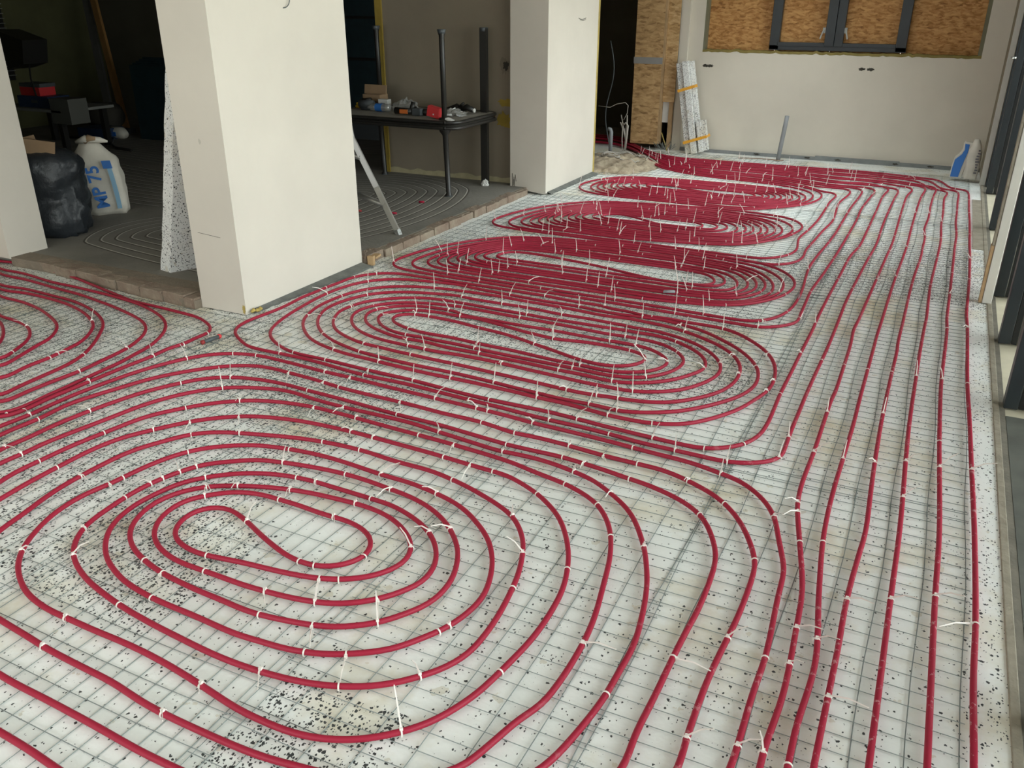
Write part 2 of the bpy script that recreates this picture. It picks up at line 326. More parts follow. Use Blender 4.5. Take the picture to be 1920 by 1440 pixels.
# ------------------------------------------------------------------ traced pipe runs and tie places (metres on the floor)
PIPES={"near":[[-2.773,0.673],[-3.201,1.283],[-3.228,1.863],[-3.215,1.985],[-3.221,2.104],[-3.218,2.235],[-3.202,2.364],[-3.179,2.494],[-3.142,2.618],[-3.091,2.736],[-3.015,2.834],[-2.933,2.884],[-2.819,2.918],[-2.613,2.916],[-2.389,2.902],[-2.237,2.9],[-2.025,2.889],[-1.776,2.879],[-1.607,2.873],[-1.399,2.861],[-1.296,2.851],[-1.153,2.848],[-0.966,2.839],[-0.859,2.83],[-0.755,2.822],[-0.649,2.817],[-0.569,2.801],[-0.499,2.78],[-0.449,2.768],[-0.383,2.723],[-0.325,2.661],[-0.277,2.576],[-0.245,2.468],[-0.212,2.356],[-0.195,2.294],[-0.187,2.143],[-0.171,1.873],[-0.174,1.723],[-0.171,1.543],[-0.172,1.481],[-0.19,1.319],[-0.226,1.166],[-0.395,0.899],[-0.623,0.726],[-1.016,0.615],[-1.425,0.59],[-2.032,0.566],[-2.557,0.733],[-2.845,1.104],[-3.044,1.733],[-3.046,1.757],[-3.037,1.841],[-3.039,1.963],[-3.023,2.123],[-2.998,2.259],[-2.965,2.376],[-2.899,2.506],[-2.851,2.579],[-2.758,2.651],[-2.621,2.693],[-2.478,2.706],[-2.329,2.698],[-2.099,2.689],[-1.841,2.671],[-1.63,2.665],[-1.454,2.648],[-1.312,2.637],[-1.289,2.636],[-1.175,2.638],[-1.076,2.64],[-0.984,2.629],[-0.884,2.616],[-0.801,2.599],[-0.749,2.594],[-0.681,2.576],[-0.613,2.551],[-0.558,2.523],[-0.503,2.476],[-0.475,2.441],[-0.447,2.39],[-0.414,2.316],[-0.394,2.247],[-0.381,2.006],[-0.387,1.873],[-0.39,1.765],[-0.392,1.61],[-0.396,1.47],[-0.39,1.373],[-0.417,1.281],[-0.474,1.151],[-0.612,0.989],[-0.793,0.881],[-1.007,0.815],[-1.284,0.795],[-1.549,0.808],[-1.629,0.815],[-1.75,0.82],[-2.17,0.835],[-2.524,0.971],[-2.694,1.179],[-2.822,1.576],[-2.835,1.638],[-2.832,1.739],[-2.824,1.884],[-2.801,2.021],[-2.766,2.193],[-2.684,2.326],[-2.611,2.413],[-2.524,2.482],[-2.465,2.515],[-2.348,2.551],[-2.198,2.573],[-2.083,2.573],[-1.978,2.569],[-1.806,2.559],[-1.662,2.552],[-1.492,2.542],[-1.231,2.518],[-1.157,2.499],[-1.082,2.482],[-0.995,2.464],[-0.909,2.43],[-0.843,2.39],[-0.786,2.325],[-0.748,2.263],[-0.723,2.205],[-0.693,2.115],[-0.663,1.976],[-0.633,1.819],[-0.623,1.706],[-0.624,1.564],[-0.639,1.446],[-0.659,1.413],[-0.681,1.335],[-0.704,1.255],[-0.718,1.212],[-0.767,1.164],[-0.846,1.112],[-0.947,1.072],[-1.055,1.051],[-1.147,1.037],[-1.241,1.033],[-1.342,1.032],[-1.443,1.033],[-1.538,1.039],[-1.638,1.052],[-1.762,1.056],[-1.915,1.063],[-1.985,1.071],[-2.125,1.084],[-2.256,1.103],[-2.391,1.161],[-2.472,1.24],[-2.535,1.374],[-2.554,1.468],[-2.581,1.572],[-2.596,1.674],[-2.596,1.729],[-2.594,1.845],[-2.58,1.957],[-2.539,2.05],[-2.481,2.153],[-2.413,2.207],[-2.313,2.249],[-2.248,2.269],[-2.113,2.31],[-1.97,2.337],[-1.801,2.347],[-1.61,2.331],[-1.478,2.33],[-1.368,2.309],[-1.295,2.29],[-1.207,2.258],[-1.129,2.225],[-1.065,2.187],[-1.013,2.132],[-0.97,2.069],[-0.944,2.008],[-0.915,1.921],[-0.899,1.845],[-0.881,1.72],[-0.877,1.624],[-0.883,1.543],[-0.914,1.467],[-0.955,1.414],[-0.999,1.367],[-1.048,1.33],[-1.119,1.295],[-1.183,1.273],[-1.25,1.259],[-1.331,1.248],[-1.409,1.243],[-1.493,1.243],[-1.619,1.251],[-1.751,1.261],[-1.879,1.277],[-1.961,1.293],[-2.048,1.314],[-2.126,1.343],[-2.188,1.375],[-2.235,1.411],[-2.28,1.464],[-2.305,1.51],[-2.321,1.576],[-2.326,1.635],[-2.332,1.697],[-2.324,1.817],[-2.295,1.915],[-2.256,1.995],[-2.171,2.065],[-2.107,2.109],[-2.001,2.138],[-1.894,2.157],[-1.74,2.171],[-1.632,2.167],[-1.528,2.154],[-1.466,2.147],[-1.369,2.122],[-1.276,2.076],[-1.213,2.026],[-1.147,1.954],[-1.11,1.888],[-1.083,1.814],[-1.075,1.747],[-1.085,1.669],[-1.134,1.585],[-1.167,1.54],[-1.21,1.506],[-1.261,1.473],[-1.328,1.45],[-1.421,1.431],[-1.488,1.421],[-1.55,1.418],[-1.617,1.423],[-1.715,1.425],[-1.8,1.431],[-1.888,1.441],[-1.982,1.464],[-2.065,1.495],[-2.126,1.534],[-2.167,1.577],[-2.197,1.637],[-2.212,1.698],[-2.205,1.766],[-2.176,1.83],[-2.133,1.876],[-2.112,1.895],[-2.034,1.934],[-1.943,1.97],[-1.849,1.995],[-1.759,2.011],[-1.669,2.018],[-1.587,2.023],[-1.507,2.019],[-1.438,2.004],[-1.375,1.975],[-1.321,1.937],[-1.281,1.895],[-1.261,1.852],[-1.256,1.803],[-1.269,1.762],[-1.296,1.718],[-1.335,1.681],[-1.385,1.65],[-1.456,1.624],[-1.528,1.61],[-1.605,1.599],[-1.685,1.591],[-1.763,1.578],[-1.823,1.568],[-1.86,1.563],[-1.914,1.57],[-1.975,1.587],[-2.016,1.616],[-2.044,1.66],[-2.053,1.708],[-2.043,1.758],[-1.994,1.798],[-1.938,1.802],[-1.883,1.784],[-1.839,1.768],[-1.755,1.731],[-1.674,1.701],[-1.601,1.678],[-1.548,1.671],[-1.494,1.673],[-1.451,1.688],[-1.415,1.718],[-1.383,1.772],[-1.388,1.822],[-1.413,1.864],[-1.451,1.894],[-1.511,1.916],[-1.57,1.923],[-1.605,1.921],[-1.669,1.92],[-1.75,1.927],[-1.841,1.926],[-1.915,1.926],[-1.974,1.913],[-2.026,1.892],[-2.063,1.861],[-2.091,1.83],[-2.125,1.789],[-2.135,1.729],[-2.125,1.665],[-2.096,1.612],[-2.06,1.573],[-2.005,1.538],[-1.943,1.516],[-1.875,1.504],[-1.811,1.504],[-1.774,1.504],[-1.716,1.505],[-1.65,1.504],[-1.588,1.506],[-1.545,1.51],[-1.472,1.517],[-1.419,1.526],[-1.381,1.534],[-1.322,1.554],[-1.273,1.584],[-1.23,1.622],[-1.2,1.657],[-1.177,1.699],[-1.159,1.728],[-1.152,1.78],[-1.161,1.837],[-1.185,1.889],[-1.225,1.943],[-1.27,1.984],[-1.328,2.02],[-1.404,2.05],[-1.471,2.068],[-1.561,2.072],[-1.663,2.075],[-1.736,2.076],[-1.802,2.078],[-1.883,2.073],[-1.971,2.056],[-2.046,2.028],[-2.102,1.997],[-2.148,1.96],[-2.183,1.925],[-2.218,1.882],[-2.242,1.827],[-2.254,1.762],[-2.263,1.697],[-2.255,1.623],[-2.233,1.559],[-2.197,1.506],[-2.155,1.464],[-2.097,1.42],[-2.031,1.389],[-1.952,1.361],[-1.883,1.349],[-1.817,1.341],[-1.735,1.338],[-1.649,1.337],[-1.489,1.33],[-1.409,1.337],[-1.331,1.343],[-1.276,1.356],[-1.219,1.374],[-1.17,1.4],[-1.112,1.437],[-1.06,1.484],[-1.03,1.534],[-1.0,1.578],[-0.98,1.625],[-0.961,1.704],[-0.959,1.779],[-0.984,1.869],[-1.0,1.91],[-1.021,1.951],[-1.053,2.001],[-1.098,2.054],[-1.153,2.099],[-1.215,2.144],[-1.287,2.179],[-1.366,2.2],[-1.439,2.215],[-1.515,2.224],[-1.619,2.226],[-1.773,2.24],[-1.9,2.245],[-2.049,2.231],[-2.186,2.199],[-2.241,2.17],[-2.323,2.113],[-2.383,2.042],[-2.416,1.967],[-2.436,1.89],[-2.449,1.791],[-2.453,1.744],[-2.473,1.667],[-2.474,1.577],[-2.459,1.5],[-2.428,1.427],[-2.395,1.366],[-2.362,1.323],[-2.303,1.268],[-2.242,1.231],[-2.167,1.197],[-2.089,1.179],[-2.018,1.171],[-1.963,1.171],[-1.862,1.169],[-1.712,1.17],[-1.586,1.163],[-1.437,1.145],[-1.361,1.133],[-1.284,1.123],[-1.195,1.121],[-1.161,1.121],[-1.094,1.129],[-1.018,1.153],[-0.952,1.191],[-0.897,1.24],[-0.855,1.288],[-0.823,1.35],[-0.795,1.424],[-0.777,1.515],[-0.764,1.595],[-0.754,1.677],[-0.753,1.783],[-0.763,1.901],[-0.789,2.002],[-0.808,2.056],[-0.838,2.12],[-0.88,2.191],[-0.927,2.255],[-0.988,2.31],[-1.051,2.356],[-1.131,2.396],[-1.202,2.423],[-1.264,2.428],[-1.36,2.432],[-1.481,2.441],[-1.61,2.448],[-1.806,2.455],[-1.931,2.458],[-2.06,2.453],[-2.185,2.439],[-2.358,2.394],[-2.423,2.362],[-2.504,2.302],[-2.568,2.236],[-2.647,2.117],[-2.706,2.004],[-2.727,1.896],[-2.729,1.74],[-2.727,1.639],[-2.713,1.499],[-2.661,1.26],[-2.526,1.109],[-2.268,0.994],[-1.925,0.943],[-1.733,0.938],[-1.555,0.933],[-1.414,0.926],[-1.3,0.926],[-1.144,0.932],[-0.969,0.951],[-0.825,1.0],[-0.7,1.097],[-0.602,1.209],[-0.551,1.299],[-0.522,1.424],[-0.503,1.561],[-0.501,1.65],[-0.498,1.76],[-0.517,1.9],[-0.551,2.048],[-0.582,2.135],[-0.613,2.211],[-0.648,2.276],[-0.699,2.36],[-0.751,2.419],[-0.824,2.476],[-0.915,2.533],[-0.995,2.557],[-1.123,2.583],[-1.263,2.583],[-1.3,2.577],[-1.454,2.592],[-1.597,2.609],[-1.756,2.63],[-1.921,2.632],[-2.083,2.63],[-2.236,2.636],[-2.422,2.653],[-2.556,2.618],[-2.684,2.555],[-2.791,2.439],[-2.863,2.282],[-2.895,2.102],[-2.925,1.934],[-2.94,1.827],[-2.937,1.745],[-2.948,1.665],[-2.754,1.149],[-2.523,0.844],[-2.09,0.676],[-1.539,0.67],[-1.112,0.706],[-0.778,0.776],[-0.518,0.926],[-0.362,1.138],[-0.3,1.294],[-0.278,1.429],[-0.284,1.519],[-0.287,1.73],[-0.278,1.904],[-0.272,2.036],[-0.279,2.278],[-0.296,2.334],[-0.329,2.412],[-0.372,2.492],[-0.436,2.575],[-0.495,2.626],[-0.555,2.659],[-0.615,2.686],[-0.703,2.714],[-0.805,2.717],[-0.939,2.72],[-1.088,2.735],[-1.223,2.743],[-1.338,2.737],[-1.488,2.763],[-1.677,2.766],[-1.87,2.779],[-2.095,2.783],[-2.226,2.789],[-2.371,2.808],[-2.524,2.818],[-2.633,2.825],[-2.728,2.814],[-2.841,2.758],[-2.936,2.666],[-3.007,2.57],[-3.063,2.466],[-3.1,2.349],[-3.136,2.237],[-3.159,2.12],[-3.147,1.977],[-3.155,1.899],[-3.157,1.813],[-3.078,1.267],[-2.644,0.737]],"second":[[-0.274,8.66],[-0.283,8.227],[-0.292,7.521],[-0.293,7.049],[-0.287,6.552],[-0.294,6.249],[-0.299,6.154],[-0.316,5.625],[-0.329,5.034],[-0.327,4.717],[-0.326,4.28],[-0.329,4.066],[-0.334,3.685],[-0.334,3.402],[-0.334,3.227],[-0.332,3.139],[-0.337,2.994],[-0.382,2.94],[-0.42,2.913],[-0.508,2.881],[-0.615,2.88],[-0.707,2.882],[-0.828,2.882],[-0.977,2.897],[-1.118,2.905],[-1.254,2.905],[-1.427,2.918],[-1.64,2.931],[-1.778,2.939],[-1.995,2.952],[-2.205,2.95],[-2.549,2.985],[-2.936,2.991],[-2.987,3.016],[-3.084,3.073],[-3.139,3.118],[-3.176,3.174],[-3.194,3.28],[-3.185,3.384],[-3.175,3.492],[-3.175,3.586],[-3.188,3.722],[-3.181,3.836],[-3.178,3.934],[-3.166,4.059],[-3.153,4.189],[-3.106,4.276],[-3.022,4.35],[-2.91,4.384],[-2.809,4.381],[-2.651,4.386],[-2.51,4.384],[-2.375,4.387],[-2.158,4.386],[-1.929,4.383],[-1.747,4.365],[-1.549,4.361],[-1.52,4.339],[-1.415,4.34],[-1.302,4.313],[-1.154,4.323],[-1.052,4.311],[-0.955,4.312],[-0.857,4.301],[-0.779,4.265],[-0.667,4.166],[-0.578,4.05],[-0.525,3.925],[-0.501,3.818],[-0.49,3.711],[-0.498,3.588],[-0.538,3.445],[-0.568,3.357],[-0.648,3.219],[-0.734,3.121],[-0.832,3.073],[-0.885,3.06],[-1.047,3.056],[-1.148,3.07],[-1.251,3.081],[-1.391,3.084],[-1.513,3.094],[-1.602,3.095],[-1.704,3.099],[-1.844,3.099],[-1.937,3.097],[-2.088,3.104],[-2.229,3.113],[-2.28,3.119],[-2.439,3.128],[-2.552,3.151],[-2.638,3.176],[-2.737,3.224],[-2.836,3.305],[-2.903,3.378],[-2.941,3.437],[-2.97,3.503],[-3.006,3.652],[-3.006,3.758],[-2.999,3.852],[-2.974,3.949],[-2.919,4.053],[-2.818,4.142],[-2.669,4.206],[-2.559,4.231],[-2.432,4.246],[-2.384,4.247],[-2.151,4.255],[-2.031,4.245],[-1.759,4.237],[-1.473,4.213],[-1.376,4.229],[-1.271,4.217],[-1.168,4.207],[-1.032,4.169],[-0.929,4.119],[-0.82,4.049],[-0.732,3.96],[-0.674,3.852],[-0.651,3.756],[-0.648,3.644],[-0.672,3.523],[-0.727,3.423],[-0.802,3.335],[-0.866,3.283],[-0.936,3.254],[-1.011,3.237],[-1.11,3.228],[-1.209,3.215],[-1.294,3.215],[-1.447,3.226],[-1.59,3.234],[-1.735,3.243],[-1.932,3.253],[-2.032,3.254],[-2.147,3.26],[-2.243,3.264],[-2.356,3.275],[-2.433,3.277],[-2.498,3.293],[-2.604,3.332],[-2.697,3.388],[-2.775,3.472],[-2.816,3.547],[-2.848,3.646],[-2.839,3.718],[-2.817,3.816],[-2.734,3.92],[-2.608,4.009],[-2.507,4.042],[-2.394,4.053],[-2.323,4.052],[-2.288,4.052],[-2.102,4.046],[-1.884,4.041],[-1.716,4.036],[-1.561,4.04],[-1.41,4.041],[-1.338,4.047],[-1.262,4.041],[-1.166,4.045],[-1.065,4.024],[-1.022,4.003],[-0.927,3.942],[-0.86,3.872],[-0.821,3.791],[-0.813,3.711],[-0.844,3.637],[-0.901,3.541],[-0.965,3.476],[-1.035,3.43],[-1.109,3.399],[-1.17,3.391],[-1.306,3.403],[-1.423,3.403],[-1.584,3.413],[-1.728,3.416],[-1.888,3.421],[-2.027,3.417],[-2.168,3.436],[-2.276,3.431],[-2.354,3.434],[-2.421,3.452],[-2.524,3.489],[-2.593,3.531],[-2.645,3.584],[-2.688,3.675],[-2.678,3.747],[-2.632,3.812],[-2.575,3.863],[-2.505,3.892],[-2.399,3.911],[-2.241,3.905],[-2.214,3.878],[-2.05,3.871],[-1.957,3.87],[-1.799,3.871],[-1.656,3.875],[-1.493,3.869],[-1.345,3.864],[-1.275,3.871],[-1.193,3.864],[-1.13,3.855],[-1.068,3.82],[-1.013,3.771],[-0.988,3.727],[-0.987,3.672],[-1.009,3.614],[-1.049,3.565],[-1.092,3.538],[-1.148,3.51],[-1.209,3.497],[-1.355,3.503],[-1.485,3.506],[-1.583,3.514],[-1.736,3.529],[-1.888,3.533],[-2.103,3.549],[-2.207,3.544],[-2.285,3.548],[-2.341,3.558],[-2.404,3.579],[-2.469,3.608],[-2.513,3.649],[-2.528,3.69],[-2.513,3.729],[-2.455,3.766],[-2.374,3.774],[-2.29,3.775],[-2.161,3.764],[-2.034,3.74],[-1.881,3.719],[-1.765,3.691],[-1.657,3.654],[-1.533,3.616],[-1.411,3.573],[-1.321,3.556],[-1.252,3.553],[-1.199,3.567],[-1.154,3.59],[-1.115,3.633],[-1.095,3.68],[-1.092,3.719],[-1.12,3.756],[-1.166,3.784],[-1.199,3.788],[-1.273,3.798],[-1.319,3.795],[-1.368,3.798],[-1.462,3.792],[-1.599,3.766],[-1.678,3.777],[-1.789,3.794],[-1.935,3.827],[-2.044,3.85],[-2.145,3.863],[-2.208,3.848],[-2.279,3.853],[-2.39,3.848],[-2.491,3.823],[-2.568,3.76],[-2.607,3.699],[-2.604,3.652],[-2.574,3.603],[-2.521,3.551],[-2.438,3.502],[-2.359,3.483],[-2.307,3.479],[-2.224,3.485],[-2.114,3.477],[-2.064,3.481],[-1.905,3.471],[-1.752,3.462],[-1.605,3.459],[-1.445,3.456],[-1.327,3.455],[-1.191,3.448],[-1.111,3.465],[-1.036,3.497],[-0.984,3.551],[-0.939,3.625],[-0.919,3.706],[-0.927,3.788],[-0.978,3.865],[-1.06,3.93],[-1.137,3.953],[-1.22,3.961],[-1.307,3.961],[-1.378,3.954],[-1.532,3.966],[-1.699,3.974],[-1.897,3.978],[-2.127,3.987],[-2.289,3.991],[-2.408,3.975],[-2.511,3.95],[-2.607,3.912],[-2.685,3.847],[-2.731,3.789],[-2.754,3.709],[-2.75,3.628],[-2.703,3.539],[-2.633,3.465],[-2.541,3.407],[-2.454,3.378],[-2.36,3.361],[-2.222,3.354],[-2.121,3.351],[-2.014,3.351],[-1.992,3.356],[-1.841,3.361],[-1.698,3.357],[-1.552,3.345],[-1.388,3.334],[-1.23,3.323],[-1.146,3.326],[-1.062,3.325],[-0.986,3.347],[-0.916,3.382],[-0.85,3.435],[-0.792,3.518],[-0.747,3.628],[-0.736,3.714],[-0.756,3.811],[-0.805,3.899],[-0.879,3.979],[-0.978,4.046],[-1.084,4.086],[-1.186,4.108],[-1.283,4.104],[-1.363,4.118],[-1.439,4.119],[-1.545,4.129],[-1.712,4.126],[-1.934,4.147],[-2.095,4.143],[-2.336,4.148],[-2.383,4.158],[-2.53,4.131],[-2.662,4.094],[-2.78,4.036],[-2.874,3.942],[-2.91,3.86],[-2.94,3.738],[-2.937,3.619],[-2.895,3.508],[-2.85,3.435],[-2.773,3.351],[-2.703,3.298],[-2.607,3.246],[-2.495,3.206],[-2.39,3.179],[-2.26,3.166],[-2.122,3.157],[-1.972,3.155],[-1.876,3.156],[-1.636,3.144],[-1.532,3.133],[-1.403,3.125],[-1.265,3.116],[-1.162,3.122],[-1.081,3.118],[-0.992,3.119],[-0.914,3.15],[-0.815,3.206],[-0.724,3.294],[-0.638,3.411],[-0.589,3.502],[-0.559,3.622],[-0.564,3.742],[-0.587,3.835],[-0.642,3.942],[-0.731,4.052],[-0.844,4.148],[-0.956,4.222],[-1.062,4.259],[-1.193,4.287],[-1.302,4.281],[-1.417,4.273],[-1.494,4.271],[-1.674,4.293],[-1.889,4.294],[-2.125,4.308],[-2.335,4.323],[-2.488,4.345],[-2.589,4.335],[-2.706,4.318],[-2.848,4.288],[-2.947,4.239],[-3.025,4.159],[-3.067,4.078],[-3.092,3.977],[-3.104,3.837],[-3.089,3.633],[-3.059,3.435],[-3.012,3.27],[-2.974,3.2],[-2.919,3.141],[-2.808,3.071],[-2.679,3.026],[-2.477,3.021],[-2.214,3.006],[-1.968,2.999],[-1.732,2.978],[-1.562,2.97],[-1.453,2.971],[-1.285,2.974],[-1.148,2.965],[-0.991,2.952],[-0.817,2.944],[-0.71,2.94],[-0.611,2.947],[-0.539,2.989],[-0.484,3.046],[-0.443,3.148],[-0.432,3.284],[-0.432,3.339],[-0.438,3.587],[-0.436,3.851],[-0.435,4.147],[-0.432,4.526],[-0.435,4.665],[-0.433,5.05],[-0.425,5.612],[-0.417,6.095],[-0.39,6.386],[-0.385,6.872],[-0.383,7.576],[-0.381,8.296],[-0.36,8.695]],"left":[[[-5.463,3.441],[-5.302,3.468],[-5.089,3.454],[-4.947,3.442],[-4.721,3.409],[-4.472,3.35],[-4.236,3.294],[-4.012,3.241],[-3.823,3.23],[-3.603,3.214],[-3.482,3.201],[-3.352,3.147],[-3.295,3.107],[-3.25,3.041],[-3.257,2.973],[-3.248,2.874],[-3.27,2.782],[-3.261,2.68],[-3.271,2.576],[-3.275,2.502],[-3.281,2.329],[-3.287,2.155],[-3.307,1.919]],[[-5.306,3.33],[-5.082,3.326],[-4.736,3.279],[-4.558,3.278],[-4.374,3.268],[-4.154,3.252],[-3.915,3.21],[-3.681,3.126],[-3.573,3.061],[-3.494,2.986],[-3.429,2.888],[-3.376,2.77],[-3.356,2.652],[-3.336,2.555],[-3.334,2.477],[-3.326,2.352],[-3.32,2.18],[-3.34,1.942]],[[-5.205,3.259],[-4.932,3.243],[-4.65,3.212],[-4.391,3.189],[-4.248,3.164],[-4.038,3.123],[-3.873,3.079],[-3.728,3.031],[-3.636,2.983],[-3.557,2.911],[-3.505,2.829],[-3.455,2.7],[-3.437,2.564],[-3.421,2.4],[-3.431,2.267],[-3.435,2.136],[-3.439,2.012]],[[-4.991,3.107],[-4.763,3.118],[-4.509,3.103],[-4.321,3.088],[-4.115,3.035],[-3.957,2.965],[-3.837,2.884],[-3.753,2.792],[-3.657,2.671],[-3.577,2.543],[-3.538,2.422],[-3.526,2.271],[-3.514,2.129],[-3.502,2.056]],[[-4.905,3.047],[-4.694,3.067],[-4.511,3.061],[-4.314,3.038],[-4.116,2.984],[-3.943,2.901],[-3.884,2.861],[-3.813,2.784],[-3.733,2.654],[-3.704,2.508],[-3.692,2.447],[-3.694,2.327],[-3.676,2.179]],[[-4.788,2.964],[-4.595,2.952],[-4.402,2.917],[-4.224,2.857],[-4.077,2.788],[-3.992,2.718],[-3.91,2.607],[-3.897,2.552],[-3.86,2.451],[-3.825,2.354],[-3.806,2.271]],[[-4.466,2.737],[-4.342,2.727],[-4.193,2.696],[-4.078,2.631],[-3.991,2.547],[-3.929,2.436],[-3.917,2.413],[-3.89,2.331]],[[-4.452,2.696],[-4.377,2.674],[-4.257,2.608],[-4.152,2.53],[-4.103,2.481],[-4.046,2.398]]],"runs":[[[-0.112,1.51],[-0.114,1.56],[-0.105,1.757],[-0.116,2.021],[-0.129,2.213],[-0.175,2.458],[-0.212,2.643],[-0.22,2.695],[-0.228,2.83],[-0.225,3.096],[-0.227,3.483],[-0.227,3.642],[-0.223,3.708],[-0.224,4.04],[-0.228,4.369],[-0.237,4.59],[-0.23,4.765],[-0.225,4.987],[-0.211,5.559],[-0.196,6.205],[-0.195,6.227],[-0.187,6.563],[-0.189,7.101],[-0.194,7.774],[-0.19,8.392],[-0.163,8.78]],[[-0.056,1.538],[-0.058,1.663],[-0.049,1.913],[-0.08,2.195],[-0.109,2.491],[-0.118,2.689],[-0.12,2.873],[-0.118,3.091],[-0.115,3.427],[-0.117,3.653],[-0.118,4.043],[-0.119,4.423],[-0.12,4.484],[-0.116,4.822],[-0.115,4.946],[-0.108,5.61],[-0.093,6.256],[-0.088,6.574],[-0.089,7.063],[-0.087,7.573],[-0.076,8.389],[-0.056,8.879]],[[-0.003,1.564],[-0.003,1.795],[-0.003,2.004],[-0.006,2.215],[0.001,2.448],[0.008,2.609],[0.0,2.882],[-0.007,3.122],[-0.014,3.574],[-0.013,4.055],[-0.011,4.396],[-0.014,4.458],[-0.011,4.873],[-0.011,4.936],[-0.005,5.662],[0.015,6.31],[0.014,6.512],[0.016,6.863],[0.002,7.108],[0.015,7.575],[0.013,8.037],[0.022,8.498],[0.033,8.91]],[[0.109,1.619],[0.109,1.887],[0.108,2.272],[0.108,2.659],[0.104,2.894],[0.097,3.174],[0.091,3.529],[0.091,4.06],[0.092,4.427],[0.098,4.87],[0.1,4.928],[0.097,5.598],[0.115,6.346],[0.123,6.796],[0.113,7.342],[0.115,7.825],[0.111,8.424],[0.129,8.766]],[[0.228,1.677],[0.226,1.982],[0.224,2.345],[0.225,2.717],[0.214,3.143],[0.206,3.43],[0.197,4.062],[0.201,4.384],[0.205,4.837],[0.201,4.978],[0.208,5.616],[0.215,6.41],[0.216,6.612],[0.223,7.048],[0.213,7.484],[0.217,7.876],[0.217,8.305],[0.22,8.812]],[[0.323,1.724],[0.323,2.03],[0.329,2.27],[0.328,2.767],[0.32,3.25],[0.313,3.68],[0.304,4.081],[0.303,4.492],[0.302,4.885],[0.299,5.027],[0.297,5.119],[0.309,5.779],[0.313,6.458],[0.311,6.773],[0.311,7.532],[0.306,8.023],[0.299,8.883]]],"alpha":[[-0.773,4.478],[-0.711,4.509],[-0.636,4.615],[-0.595,4.777],[-0.586,4.982],[-0.594,5.221],[-0.613,5.445],[-0.627,5.689],[-0.619,6.035],[-0.604,6.303],[-0.59,6.675],[-0.588,7.126],[-0.586,7.632],[-0.568,8.152],[-0.567,8.496]],"beta":[[-0.758,4.407],[-0.691,4.408],[-0.608,4.46],[-0.536,4.551],[-0.525,4.601],[-0.529,4.714],[-0.535,4.931],[-0.541,5.165],[-0.524,5.581],[-0.509,6.09],[-0.5,6.595],[-0.494,7.221],[-0.5,7.675],[-0.477,8.198],[-0.466,8.566]],"delta":[[-1.045,5.752],[-0.961,5.759],[-0.871,5.821],[-0.793,5.956],[-0.774,6.105],[-0.801,6.323],[-0.81,6.44],[-0.787,6.706],[-0.769,7.036],[-0.768,7.384],[-0.773,7.815],[-0.758,8.191]],"gamma":[[-1.025,5.658],[-0.936,5.635],[-0.824,5.657],[-0.729,5.771],[-0.703,5.922],[-0.713,6.098],[-0.699,6.414],[-0.686,6.713],[-0.661,7.09],[-0.68,7.48],[-0.698,7.797],[-0.666,8.164],[-0.661,8.417]]}
